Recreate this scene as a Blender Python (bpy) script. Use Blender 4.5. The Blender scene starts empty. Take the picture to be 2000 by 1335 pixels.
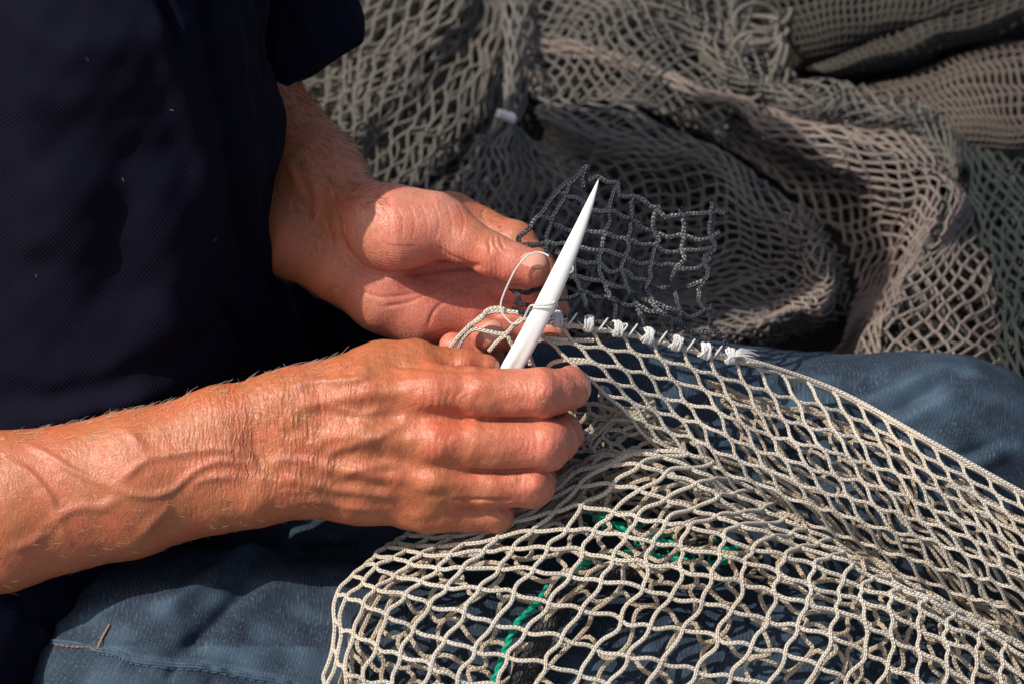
import bpy, math, random
import numpy as np
from mathutils import Matrix, Vector, Euler
random.seed(7); np.random.seed(7)
RAD = math.radians
scn = bpy.context.scene
# ------------------------------------------------------------------ camera, light, exposure
S = 0.00025            # metres per design unit at the hands
D = 0.90               # camera to the plane of the hands
PITCH = RAD(45)
RC = Euler((PITCH, 0, 0)).to_matrix()
FOCUS = Vector((0, 0, 0.66))
CAMLOC = FOCUS + RC @ Vector((0, 0, D))
cam = bpy.data.cameras.new('camera'); cam_o = bpy.data.objects.new('camera', cam)
scn.collection.objects.link(cam_o); scn.camera = cam_o
cam_o.location = CAMLOC; cam_o.rotation_euler = (PITCH, 0, 0)
cam.sensor_width = 36; cam.lens = 36 * D / (2000 * S)
cam.clip_start = 0.05; cam.clip_end = 60
cam.dof.use_dof = True; cam.dof.focus_distance = D + 0.012; cam.dof.aperture_fstop = 6.6
SUN_CAM = Vector((-0.61, 0.54, 0.58)).normalized()      # towards the sun, seen from the camera
SUN_W = (RC @ SUN_CAM).normalized()
world = bpy.data.worlds.new('World'); scn.world = world; world.use_nodes = True
wn = world.node_tree.nodes; bgn = wn['Background']; sky = wn.new('ShaderNodeTexSky')
sky.sky_type = 'NISHITA'; sky.sun_disc = False
sky.sun_elevation = math.asin(SUN_W.z); sky.sun_rotation = math.atan2(SUN_W.x, SUN_W.y)
sky.dust_density = 4.0; sky.ozone_density = 0.3
world.node_tree.links.new(sky.outputs[0], bgn.inputs[0]); bgn.inputs[1].default_value = 0.135
sl = bpy.data.lights.new('sun', 'SUN'); so = bpy.data.objects.new('sun', sl); scn.collection.objects.link(so)
so.rotation_euler = SUN_W.to_track_quat('Z', 'Y').to_euler(); so.location = (0, 0, 4)
sl.energy = 5.0; sl.angle = RAD(0.5); sl.color = (1.0, 0.93, 0.84)
scn.view_settings.view_transform = 'Standard'; scn.view_settings.look = 'None'
scn.view_settings.exposure = 0.0; scn.view_settings.gamma = 1
scn.render.engine = 'CYCLES'
RCn = np.array(RC); CLn = np.array(CAMLOC)

# ------------------------------------------------------------------ basic helpers
def W(p):
    """design units (right, down, towards viewer) -> world metres"""
    p = np.asarray(p, float)
    Z = p[..., 2] * S; k = (D - Z) / D
    c = np.stack([(p[..., 0] - 1000) * S * k, (667.5 - p[..., 1]) * S * k, -(D - Z)], -1)
    return c @ RCn.T + CLn

def new_mesh(name, verts, faces, mat, parent=None, uv=None, rest=None, attrs=None, world=False, smooth=True):
    """faces: (n,4) or (n,3) int array"""
    verts = np.asarray(verts, float); faces = np.asarray(faces, np.int32)
    wv = verts if world else W(verts)
    me = bpy.data.meshes.new(name); n, k = faces.shape
    me.vertices.add(len(wv)); me.vertices.foreach_set('co', wv.astype(np.float32).ravel())
    me.loops.add(n * k); me.loops.foreach_set('vertex_index', faces.ravel())
    me.polygons.add(n); me.polygons.foreach_set('loop_start', np.arange(0, n * k, k, dtype=np.int32))
    me.polygons.foreach_set('use_smooth', np.full(n, smooth))
    if uv is not None:
        l = me.uv_layers.new(name='UVMap'); l.data.foreach_set('uv', np.asarray(uv, np.float32).ravel())
    a = me.attributes.new('rest', 'FLOAT_VECTOR', 'POINT')
    a.data.foreach_set('vector', (verts if rest is None else rest).astype(np.float32).ravel())
    for nm, val in (attrs or {}).items():
        b = me.attributes.new(nm, 'FLOAT', 'POINT'); b.data.foreach_set('value', np.asarray(val, np.float32))
    me.update(calc_edges=True); me.materials.append(mat)
    o = bpy.data.objects.new(name, me); scn.collection.objects.link(o)
    if parent is not None:
        o.parent = parent; o.matrix_parent_inverse = Matrix.Translation(parent.location).inverted()
    return o

def thing(name, label, cat, loc, group=None):
    o = bpy.data.objects.new(name, None); scn.collection.objects.link(o); o.location = Vector(loc)
    o.empty_display_size = 0.02
    o['label'] = label; o['category'] = cat
    if group: o['group'] = group
    return o
def tag(o, label, cat, group=None):
    o['label'] = label; o['category'] = cat
    if group: o['group'] = group
    return o

_r = np.random.RandomState(3)
_ND = _r.normal(size=(5, 12, 3)); _NP = _r.uniform(0, 6.28, size=(5, 12))
def noise(p, scale, seed=0):
    """smooth pseudo noise about -1..1, p in design units"""
    d = _ND[seed % 5]; d = d / np.linalg.norm(d, axis=1, keepdims=True)
    f = np.linspace(0.6, 1.7, 12)[:, None] * d * (6.28 / scale)
    out = np.zeros(p.shape[:-1])
    for i in range(12):
        out += np.sin(p @ f[i] + _NP[seed % 5][i] + seed)
    return out / 3.2

# ------------------------------------------------------------------ cords
def tubes(lines, r, sides=6, taper=None):
    """list of (n,3) polylines -> verts, faces, uv. uv.x = length in units, uv.y = turn around"""
    V, F, U = [], [], []; base = 0
    ang = np.arange(sides) * 2 * np.pi / sides
    groups = {}
    for l in lines: groups.setdefault(len(l), []).append(l)
    for n, ls in groups.items():
        if n < 2: continue
        P = np.array(ls, float); L = len(P)
        T = np.gradient(P, axis=1); T /= np.linalg.norm(T, axis=2, keepdims=True) + 1e-9
        ref = np.array([0.08, 0.13, 1.0])
        A = np.cross(T, ref); A /= np.linalg.norm(A, axis=2, keepdims=True) + 1e-6
        B = np.cross(A, T)
        rr = r * (np.ones(n) if taper is None else np.interp(np.linspace(0, 1, n), np.linspace(0, 1, len(taper)), taper))
        ring = (A[:, :, None] * np.cos(ang)[None, None, :, None] + B[:, :, None] * np.sin(ang)[None, None, :, None]) * rr[None, :, None, None]
        vv = P[:, :, None] + ring
        V.append(vv.reshape(-1, 3))
        seg = np.linalg.norm(np.diff(P, axis=1), axis=2); cum = np.concatenate([np.zeros((L, 1)), np.cumsum(seg, 1)], 1)
        cum = cum + np.random.uniform(0, 50, (L, 1))
        idx = base + np.arange(L * n * sides).reshape(L, n, sides); nx = np.roll(idx, -1, axis=2)
        f = np.stack([idx[:, :-1], nx[:, :-1], nx[:, 1:], idx[:, 1:]], -1).reshape(-1, 4)
        F.append(f)
        u0 = np.repeat(cum[:, :-1, None], sides, 2); u1 = np.repeat(cum[:, 1:, None], sides, 2)
        v0 = np.broadcast_to((np.arange(sides) / sides)[None, None], u0.shape); v1 = v0 + 1 / sides
        U.append(np.stack([u0, v0, u0, v1, u1, v1, u1, v0], -1).reshape(-1, 2))
        base += L * n * sides
    return np.concatenate(V), np.concatenate(F), np.concatenate(U)

def catmull(pts, n):
    pts = np.asarray(pts, float)
    P = np.vstack([2 * pts[0] - pts[1], pts, 2 * pts[-1] - pts[-2]])
    m = len(pts) - 1
    s = np.linspace(0, m, n); i = np.minimum(s.astype(int), m - 1); t = (s - i)[:, None]
    a, b, c, d = P[i], P[i + 1], P[i + 2], P[i + 3]
    return 0.5 * (2 * b + (c - a) * t + (2 * a - 5 * b + 4 * c - d) * t * t + (3 * b - a - 3 * c + d) * t ** 3)
def smooth_line(pts, step=6):
    pts = np.asarray(pts, float); L = np.linalg.norm(np.diff(pts, axis=0), axis=1).sum()
    return catmull(pts, max(4, int(L / step)))

class Surf:
    """Catmull-Rom surface through a grid of points. rows x cols x 3, params given by knots"""
    def __init__(s, grid, su=None, sv=None):
        g = np.asarray(grid, float); s.R, s.C = g.shape[:2]
        s.su = np.asarray(su if su is not None else np.arange(s.C), float)
        s.sv = np.asarray(sv if sv is not None else np.arange(s.R), float)
        g = np.concatenate([2 * g[:, :1] - g[:, 1:2], g, 2 * g[:, -1:] - g[:, -2:-1]], 1)
        g = np.concatenate([2 * g[:1] - g[1:2], g, 2 * g[-1:] - g[-2:-1]], 0)
        s.g = g
    @staticmethod
    def _w(t):
        return np.stack([-t + 2 * t ** 2 - t ** 3, 2 - 5 * t ** 2 + 3 * t ** 3, t + 4 * t ** 2 - 3 * t ** 3, -t ** 2 + t ** 3], -1) * 0.5
    def __call__(s, x, y):
        x = np.clip(x, s.su[0], s.su[-1]); y = np.clip(y, s.sv[0], s.sv[-1])
        cu = np.interp(x, s.su, np.arange(s.C)); cv = np.interp(y, s.sv, np.arange(s.R))
        i = np.minimum(cu.astype(int), s.C - 2); j = np.minimum(cv.astype(int), s.R - 2)
        wu = s._w(cu - i); wv = s._w(cv - j)
        out = 0
        for a in range(4):
            row = 0
            for b in range(4):
                row = row + wu[..., b:b + 1] * s.g[j + a, i + b]
            out = out + wv[..., a:a + 1] * row
        return out

def net_iso(sf, x0, x1, y0, y1, sub=7, wob=0.06, warp=0.0, wseed=0, post=None, rx=1.0, lift=2.0):
    """knotless netting whose two cord families run along the surface's x and y lines"""
    L = []
    def ev(x, y):
        if warp:
            q = np.stack([x, y, x * 0], -1)
            x = x + warp * noise(q, 7.0, wseed); y = y + warp * noise(q, 6.0, wseed + 1)
        p = sf(x, y)
        return post(p, x, y) if post else p
    for j in np.arange(y0, y1 + 1e-6, rx):
        x = np.linspace(x0, x1, int((x1 - x0) / rx * sub) + 1)
        p = ev(x, j + wob * rx * np.sin(2 * np.pi * (x - x0) / rx)); p[:, 2] += lift * np.cos(2 * np.pi * (x - x0) / rx) * -0.5
        L.append(p)
    for i in np.arange(x0, x1 + 1e-6, rx):
        y = np.linspace(y0, y1, int((y1 - y0) / rx * sub) + 1)
        p = ev(i + wob * rx * np.sin(2 * np.pi * (y - y0) / rx), y); p[:, 2] += lift * np.cos(2 * np.pi * (y - y0) / rx) * 0.5
        L.append(p)
    return L

def net_diag(sf, nx, ny, sub=6, wob=0.045, warp=0.0, wseed=0, post=None, off=0.0):
    """diamond netting: surface params 0..nx by 0..ny cells, cords on both diagonals"""
    L = []
    for sgn in (1, -1):
        for i in range(-int(ny) - 2, int(nx) + int(ny) + 3):
            t = np.arange(0, ny + 1e-6, 1.0 / (2 * sub))
            x = i + off + sgn * t - sgn * wob * np.sin(4 * np.pi * t); y = t.copy()
            k = (x >= 0) & (x <= nx)
            if k.sum() < 4: continue
            x, y = x[k], y[k]
            if warp:
                q = np.stack([x, y, x * 0], -1)
                x = x + warp * noise(q, 7.0, wseed); y = y + warp * noise(q, 6.0, wseed + 1)
            p = sf(x, y)
            if post: p = post(p, x, y)
            p[:, 2] += sgn * 1.5 * np.cos(4 * np.pi * y)
            L.append(p)
    return L

# ------------------------------------------------------------------ materials
def mat(name):
    m = bpy.data.materials.new(name); m.use_nodes = True
    nt = m.node_tree; return m, nt, nt.nodes['Principled BSDF']
class NB:
    def __init__(s, nt): s.nt = nt
    def n(s, t, **kw):
        nd = s.nt.nodes.new(t)
        for k, v in kw.items():
            if k.startswith('i_'):
                key = k[2:]; key = int(key) if key.isdigit() else key
                tgt = nd.inputs[key]
                if isinstance(v, bpy.types.NodeSocket): s.nt.links.new(v, tgt)
                else: tgt.default_value = v
            else: setattr(nd, k, v)
        return nd
    def m(s, op, a, b=0.0, c=None):
        nd = s.nt.nodes.new('ShaderNodeMath'); nd.operation = op
        for i, v in enumerate((a, b, c)):
            if v is None: continue
            if isinstance(v, bpy.types.NodeSocket): s.nt.links.new(v, nd.inputs[i])
            else: nd.inputs[i].default_value = v
        return nd.outputs[0]
    def mix(s, f, a, b):
        nd = s.nt.nodes.new('ShaderNodeMix'); nd.data_type = 'RGBA'
        for v, t in ((f, nd.inputs['Factor']), (a, nd.inputs['A']), (b, nd.inputs['B'])):
            if isinstance(v, bpy.types.NodeSocket): s.nt.links.new(v, t)
            else: t.default_value = v if not isinstance(v, tuple) else (*v, 1)
        return nd.outputs['Result']
    def link(s, a, b): s.nt.links.new(a, b)
    def attr(s, name): return s.n('ShaderNodeAttribute', attribute_name=name)
    def ramp(s, f, lo, hi):
        nd = s.nt.nodes.new('ShaderNodeMapRange'); s.nt.links.new(f, nd.inputs[0])
        nd.inputs[1].default_value = lo; nd.inputs[2].default_value = hi; return nd.outputs[0]
    def noise(s, vec, scale, detail=3, rough=0.5):
        nd = s.n('ShaderNodeTexNoise', i_Scale=scale, i_Detail=detail, i_Roughness=rough)
        s.link(vec, nd.inputs['Vector']); return nd.outputs[0]

def cord_mat(name, c1, c2, c3, pitch=9.0, rough=0.75, groove=0.55, dist=0.0011, spec=0.3, big=0.006, fleck=None):
    """plaited cord: rows of small V stitches running along the cord"""
    m, nt, b = mat(name); k = NB(nt)
    uv = k.n('ShaderNodeUVMap').outputs[0]; sp = k.n('ShaderNodeSeparateXYZ'); k.link(uv, sp.inputs[0])
    x, y = sp.outputs[0], sp.outputs[1]
    a4 = k.m('FRACT', k.m('MULTIPLY', y, 4.0))
    tri = k.m('ABSOLUTE', k.m('SUBTRACT', a4, 0.5))
    ph = k.m('ADD', k.m('DIVIDE', x, pitch), k.m('MULTIPLY', tri, 1.3))
    h = k.m('ABSOLUTE', k.m('SINE', k.m('MULTIPLY', ph, math.pi)))
    edge = k.m('SUBTRACT', 1.0, k.m('POWER', k.m('MULTIPLY', tri, 2.0), 4.0))
    hh = k.m('MULTIPLY', h, edge)
    bump = k.n('ShaderNodeBump', i_Strength=1.0, i_Distance=dist); k.link(hh, bump.inputs['Height'])
    k.link(bump.outputs[0], b.inputs['Normal'])
    rest = k.attr('rest').outputs[1]
    n1 = k.noise(rest, big, 3); n2 = k.noise(rest, 0.09, 4, 0.7)
    col = k.mix(k.ramp(n1, 0.4, 0.62), c1, c2)
    col = k.mix(k.m('MULTIPLY', k.ramp(n2, 0.52, 0.8), 0.4), col, c3)
    g = k.m('MULTIPLY', k.m('SUBTRACT', 1.0, k.m('MINIMUM', k.m('MULTIPLY', hh, 2.2), 1.0)), groove)
    dark = tuple(v * 0.33 for v in c3)
    col = k.mix(g, col, dark)
    if fleck:
        n3 = k.noise(rest, 0.16, 2, 0.6)
        n4 = k.ramp(k.noise(rest, 0.012, 2), 0.46, 0.68)
        col = k.mix(k.m('MULTIPLY', k.m('MULTIPLY', k.ramp(n3, 0.42, 0.56), k.ramp(hh, .35, .8)), n4), col, fleck)
    k.link(col, b.inputs['Base Color']); b.inputs['Roughness'].default_value = rough
    b.inputs['Specular IOR Level'].default_value = spec
    return m

M_cream = cord_mat('cream cord', (0.78, 0.69, 0.56), (0.84, 0.77, 0.66), (0.60, 0.45, 0.30), pitch=8, groove=0.34, dist=0.0009)
M_cream2 = cord_mat('cream cord, older', (0.58, 0.47, 0.34), (0.66, 0.56, 0.43), (0.42, 0.31, 0.20), pitch=8, groove=0.38, dist=0.0009)  # browner, darker cream for lower layers, with their shade in the colour
M_dark = cord_mat('dark cord', (0.030, 0.042, 0.064), (0.052, 0.064, 0.086), (0.055, 0.05, 0.048), pitch=7.5, dist=0.0014, spec=0.5, rough=0.55, groove=0.75, fleck=(0.5, 0.47, 0.44))
M_white = cord_mat('white twine', (0.80, 0.79, 0.76), (0.74, 0.73, 0.69), (0.60, 0.58, 0.53), pitch=5, groove=0.03, dist=0.0003)
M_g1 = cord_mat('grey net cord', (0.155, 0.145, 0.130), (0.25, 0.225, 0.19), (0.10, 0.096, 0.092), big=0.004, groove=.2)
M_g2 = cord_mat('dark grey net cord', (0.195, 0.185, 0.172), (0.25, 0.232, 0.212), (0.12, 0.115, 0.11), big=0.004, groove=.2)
M_g3 = cord_mat('brown pink net cord', (0.27, 0.222, 0.195), (0.42, 0.335, 0.285), (0.17, 0.145, 0.13), big=0.005, groove=.2)  # paler and pinker for the heap's ridges, sunlight put into the colour
M_g4 = cord_mat('olive fine net cord', (0.062, 0.056, 0.045), (0.088, 0.078, 0.064), (0.05, 0.045, 0.037), big=0.004, groove=.2)
M_g5 = cord_mat('umber fine net cord', (0.12, 0.098, 0.082), (0.165, 0.132, 0.11), (0.08, 0.06, 0.05), big=0.004, groove=.2)
M_g6 = cord_mat('green black net cord', (0.035, 0.045, 0.042), (0.06, 0.07, 0.065), (0.03, 0.03, 0.03), big=0.005, groove=.2)
M_green = cord_mat('green rope yarn', (0.0, 0.30, 0.19), (0.0, 0.36, 0.22), (0.0, 0.17, 0.11), pitch=30, groove=0.1, dist=0.0004, rough=0.45)
M_black = cord_mat('black rope yarn', (0.020, 0.020, 0.024), (0.035, 0.035, 0.04), (0.09, 0.075, 0.055), pitch=6, groove=0.4, dist=0.001, rough=0.6)
M_rust = cord_mat('rust thread', (0.50, 0.25, 0.12), (0.56, 0.33, 0.18), (0.35, 0.16, 0.08), pitch=5, groove=0.2, dist=0.0003)

def skin_mat():
    m, nt, b = mat('skin'); k = NB(nt)
    rest = k.attr('rest').outputs[1]
    tan = k.attr('tan').outputs[2]; vein = k.attr('vein').outputs[2]; red = k.attr('red').outputs[2]; cr = k.attr('cross').outputs[2]
    base = k.mix(tan, (0.59, 0.25, 0.175), (0.405, 0.138, 0.055))
    n1 = k.noise(rest, 0.017, 4, 0.6); n2 = k.noise(rest, 0.085, 4, 0.65)
    base = k.mix(k.m('MULTIPLY', k.ramp(n1, 0.42, 0.66), 0.52), base, (0.55, 0.115, 0.062))
    base = k.mix(k.m('MULTIPLY', k.ramp(n2, 0.48, 0.78), 0.55), base, (0.28, 0.07, 0.028))
    base = k.mix(k.m('MULTIPLY', red, 0.38), base, (0.60, 0.13, 0.09))
    base = k.mix(k.m('MULTIPLY', vein, 0.22), base, (0.30, 0.12, 0.09))
    # freckles and small pale scars
    vor = k.n('ShaderNodeTexVoronoi', i_Scale=0.022); k.link(rest, vor.inputs['Vector'])
    sp = k.m('MULTIPLY', k.m('LESS_THAN', vor.outputs[0], 0.075), k.ramp(k.noise(rest, 0.01, 1), 0.5, 0.55))
    base = k.mix(k.m('MULTIPLY', sp, 0.5), base, (0.30, 0.07, 0.05))
    wob_ = k.n('ShaderNodeTexNoise', i_Scale=0.12, i_Detail=2); k.link(rest, wob_.inputs['Vector'])
    ws = k.n('ShaderNodeVectorMath', operation='SCALE'); k.link(wob_.outputs[1], ws.inputs[0]); ws.inputs['Scale'].default_value = 16
    wa = k.n('ShaderNodeVectorMath', operation='ADD'); k.link(rest, wa.inputs[0]); k.link(ws.outputs[0], wa.inputs[1])
    vor2 = k.n('ShaderNodeTexVoronoi', i_Scale=0.016); k.link(wa.outputs[0], vor2.inputs['Vector'])
    sp2 = k.m('MULTIPLY', k.m('LESS_THAN', vor2.outputs[0], 0.10), k.ramp(k.noise(rest, 0.013, 1), 0.55, 0.6))
    base = k.mix(k.m('MULTIPLY', sp2, 0.30), base, (0.80, 0.50, 0.42))
    fl = k.n('ShaderNodeTexVoronoi', i_Scale=0.19); k.link(rest, fl.inputs['Vector'])
    base = k.mix(k.m('MULTIPLY', k.ramp(fl.outputs[0], 0.25, 0.8), 0.22), base, (0.34, 0.085, 0.035))
    k.link(base, b.inputs['Base Color'])
    # relief: fine cells, plus wrinkles running across the limb where the skin folds
    v = k.n('ShaderNodeTexVoronoi', feature='DISTANCE_TO_EDGE', i_Scale=0.16)
    dis = k.n('ShaderNodeVectorMath', operation='ADD'); k.link(rest, dis.inputs[0])
    nz = k.n('ShaderNodeTexNoise', i_Scale=0.05, i_Detail=2); k.link(rest, nz.inputs['Vector'])
    sc = k.n('ShaderNodeVectorMath', operation='SCALE'); k.link(nz.outputs[1], sc.inputs[0]); sc.inputs['Scale'].default_value = 18
    k.link(sc.outputs[0], dis.inputs[1]); k.link(dis.outputs[0], v.inputs['Vector'])
    mp = k.n('ShaderNodeMapping'); mp.inputs['Rotation'].default_value = (0, 0, 0); mp.inputs['Scale'].default_value = (0.19, 0.055, 0.05)
    k.link(dis.outputs[0], mp.inputs[0])
    wr = k.n('ShaderNodeTexNoise', i_Scale=1.0, i_Detail=3, i_Roughness=0.6); k.link(mp.outputs[0], wr.inputs['Vector'])
    mp2 = k.n('ShaderNodeMapping'); mp2.inputs['Rotation'].default_value = (0, 0, 0); mp2.inputs['Scale'].default_value = (0.19, 0.026, 0.04)
    k.link(dis.outputs[0], mp2.inputs[0])
    wr2 = k.n('ShaderNodeTexNoise', i_Scale=1.0, i_Detail=2, i_Roughness=0.55); k.link(mp2.outputs[0], wr2.inputs['Vector'])
    fine = k.noise(rest, 0.35, 3, 0.6)
    h = k.m('ADD', k.m('MULTIPLY', k.m('MINIMUM', v.outputs[0], 0.35), 0.55), k.m('MULTIPLY', fine, 0.35))
    h = k.m('ADD', h, k.m('MULTIPLY', wr.outputs[0], 0.55))
    h = k.m('ADD', h, k.m('MULTIPLY', k.m('MULTIPLY', wr2.outputs[0], cr), 2.6))
    bump = k.n('ShaderNodeBump', i_Strength=0.8, i_Distance=0.0006); k.link(h, bump.inputs['Height'])
    k.link(bump.outputs[0], b.inputs['Normal'])
    k.link(k.m('ADD', 0.30, k.m('MULTIPLY', fine, 0.24)), b.inputs['Roughness'])
    b.inputs['Specular IOR Level'].default_value = 0.5
    b.inputs['Subsurface Weight'].default_value = 0.22
    b.inputs['Subsurface Radius'].default_value = (1.0, 0.32, 0.16); b.inputs['Subsurface Scale'].default_value = 0.0028
    return m
M_skin = skin_mat()

def nail_mat():
    m, nt, b = mat('nail'); k = NB(nt)
    rest = k.attr('rest').outputs[1]
    n = k.noise(rest, 0.06, 3)
    k.link(k.mix(n, (0.60, 0.27, 0.19), (0.70, 0.38, 0.28)), b.inputs['Base Color'])
    b.inputs['Roughness'].default_value = 0.28
    return m
M_nail = nail_mat()

def denim_mat():
    m, nt, b = mat('denim'); k = NB(nt)
    rest = k.attr('rest').outputs[1]
    sp = k.n('ShaderNodeSeparateXYZ'); k.link(rest, sp.inputs[0])
    x, y, z = sp.outputs
    along = x; yy = k.m('SUBTRACT', y, z)
    yy = k.m('MULTIPLY', yy, 0.75)
    tw = k.m('SINE', k.m('MULTIPLY', k.m('ADD', k.m('MULTIPLY', along, 0.86), k.m('MULTIPLY', yy, 0.62)), 2 * math.pi / 7.0))
    mp = k.n('ShaderNodeCombineXYZ'); k.link(k.m('MULTIPLY', k.m('ADD', along, k.m('MULTIPLY', yy, 0.45)), 0.50), mp.inputs[0]); k.link(k.m('MULTIPLY', yy, 0.40), mp.inputs[1]); k.link(k.m('MULTIPLY', z, 0.05), mp.inputs[2])
    yarn = k.noise(mp.outputs[0], 1.0, 3, 0.7)
    wear = k.attr('wear').outputs[2]
    n1 = k.noise(rest, 0.007, 3)
    base = k.mix(k.ramp(n1, 0.35, 0.7), (0.010, 0.018, 0.032), (0.019, 0.031, 0.050))
    base = k.mix(wear, base, (0.06, 0.105, 0.15))
    h = k.m('ADD', k.m('MULTIPLY', tw, 0.14), k.m('MULTIPLY', yarn, 1.5))
    flk = k.m('MULTIPLY', k.ramp(k.m('ADD', k.m('MULTIPLY', tw, 0.035), yarn), 0.50, 0.74), 0.42)
    base = k.mix(flk, base, (0.15, 0.205, 0.26))
    k.link(base, b.inputs['Base Color']); b.inputs['Roughness'].default_value = 0.85
    b.inputs['Specular IOR Level'].default_value = 0.2
    bump = k.n('ShaderNodeBump', i_Strength=0.7, i_Distance=0.0003); k.link(h, bump.inputs['Height'])
    k.link(bump.outputs[0], b.inputs['Normal'])
    return m
M_denim = denim_mat()

def shirt_mat():
    m, nt, b = mat('navy pique'); k = NB(nt)
    rest = k.attr('rest').outputs[1]
    sp = k.n('ShaderNodeSeparateXYZ'); k.link(rest, sp.inputs[0]); x, y, z = sp.outputs
    yy = k.m('SUBTRACT', y, k.m('MULTIPLY', z, 0.6))
    a = k.m('SINE', k.m('MULTIPLY', k.m('ADD', x, k.m('MULTIPLY', yy, 0.55)), 2 * math.pi / 8.0))
    c = k.m('SINE', k.m('MULTIPLY', k.m('SUBTRACT', x, k.m('MULTIPLY', yy, 1.1)), 2 * math.pi / 9.0))
    h = k.m('ADD', a, k.m('MULTIPLY', c, 0.8))
    n1 = k.noise(rest, 0.01, 3)
    n2 = k.noise(rest, 0.2, 3)
    base = k.mix(n1, (0.0022, 0.0024, 0.0082), (0.0036, 0.0040, 0.0125))
    base = k.mix(k.m('MULTIPLY', k.ramp(h, 0.2, 1.6), 0.15), base, (0.0058, 0.006, 0.016))
    base = k.mix(k.m('MULTIPLY', k.ramp(n2, 0.75, 0.85), 0.2), base, (0.10, 0.10, 0.12))
    k.link(base, b.inputs['Base Color']); b.inputs['Roughness'].default_value = 0.9
    b.inputs['Specular IOR Level'].default_value = 0.08
    bump = k.n('ShaderNodeBump', i_Strength=0.4, i_Distance=0.00014); k.link(h, bump.inputs['Height'])
    k.link(bump.outputs[0], b.inputs['Normal'])
    return m
M_shirt = shirt_mat()

def plain(name, c1, c2, scale=0.02, rough=0.6, bumpd=0.0, spec=0.4):
    m, nt, b = mat(name); k = NB(nt); rest = k.attr('rest').outputs[1]
    n = k.noise(rest, scale, 5, 0.6)
    k.link(k.mix(n, c1, c2), b.inputs['Base Color']); b.inputs['Roughness'].default_value = rough
    b.inputs['Specular IOR Level'].default_value = spec
    if bumpd:
        bump = k.n('ShaderNodeBump', i_Strength=1.0, i_Distance=bumpd); k.link(n, bump.inputs['Height'])
        k.link(bump.outputs[0], b.inputs['Normal'])
    return m
M_needle = plain('white polished plastic', (0.78, 0.76, 0.72), (0.86, 0.85, 0.82), 0.02, 0.32)
M_hair = plain('body hair', (0.09, 0.05, 0.03), (0.2, 0.12, 0.08), 0.02, 0.5)
M_palehair = plain('sunlit arm hair', (0.40, 0.30, 0.20), (0.5, 0.4, 0.3), 0.02, 0.5)
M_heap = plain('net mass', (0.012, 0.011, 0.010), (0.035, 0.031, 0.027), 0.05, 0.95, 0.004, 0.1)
M_ground = plain('quay concrete', (0.16, 0.15, 0.14), (0.24, 0.23, 0.21), 0.004, 0.9, 0.002, 0.2)

# ------------------------------------------------------------------ solids from distance fields
class Field:
    def __init__(s, lo, hi, h):
        s.lo = np.array(lo, float); s.h = h
        s.n = (np.ceil((np.array(hi) - s.lo) / h)).astype(int) + 1
        s.f = np.full(s.n, 40.0 * max(1, h / 3), np.float32)
        s.ax = [s.lo[i] + h * np.arange(s.n[i]) for i in range(3)]
    def box(s, lo, hi):
        a = np.clip(((np.array(lo) - s.lo) / s.h).astype(int) - 1, 0, s.n - 1)
        b = np.clip(((np.array(hi) - s.lo) / s.h).astype(int) + 3, 1, s.n)
        return tuple(slice(int(a[i]), int(max(b[i], a[i] + 1))) for i in range(3))
    def cone(s, a, b, k, zs=1.0):
        """tapered capsule a=(x,y,z,r) to b, smooth union radius k; zs < 1 flattens it in depth"""
        a = np.array(a, float); b = np.array(b, float)
        m = k + 45
        lo = np.minimum(a[:3] - a[3], b[:3] - b[3]) - m; hi = np.maximum(a[:3] + a[3], b[:3] + b[3]) + m
        sl_ = s.box(lo, hi)
        X = s.ax[0][sl_[0]][:, None, None]; Y = s.ax[1][sl_[1]][None, :, None]; Z = s.ax[2][sl_[2]][None, None, :]
        dx, dy, dz = b[:3] - a[:3]; dz /= zs; L2 = dx * dx + dy * dy + dz * dz + 1e-9
        px, py, pz = X - a[0], Y - a[1], (Z - a[2]) / zs
        t = np.clip((px * dx + py * dy + pz * dz) / L2, 0, 1)
        d = np.sqrt((px - t * dx) ** 2 + (py - t * dy) ** 2 + (pz - t * dz) ** 2) - (a[3] + t * (b[3] - a[3]))
        s.smin(sl_, d.astype(np.float32), k)
    def smin(s, sl_, d, k):
        f = s.f[sl_]
        hh = np.maximum(k - np.abs(f - d), 0) / max(k, 1e-6)
        s.f[sl_] = np.minimum(f, d) - hh * hh * k * 0.25
    def chain(s, pts, k, zs=1.0):
        for a, b in zip(pts[:-1], pts[1:]): s.cone(a, b, k, zs)
    def union(s, o, k):
        s.smin((slice(None),) * 3, o.f, k)

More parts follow.
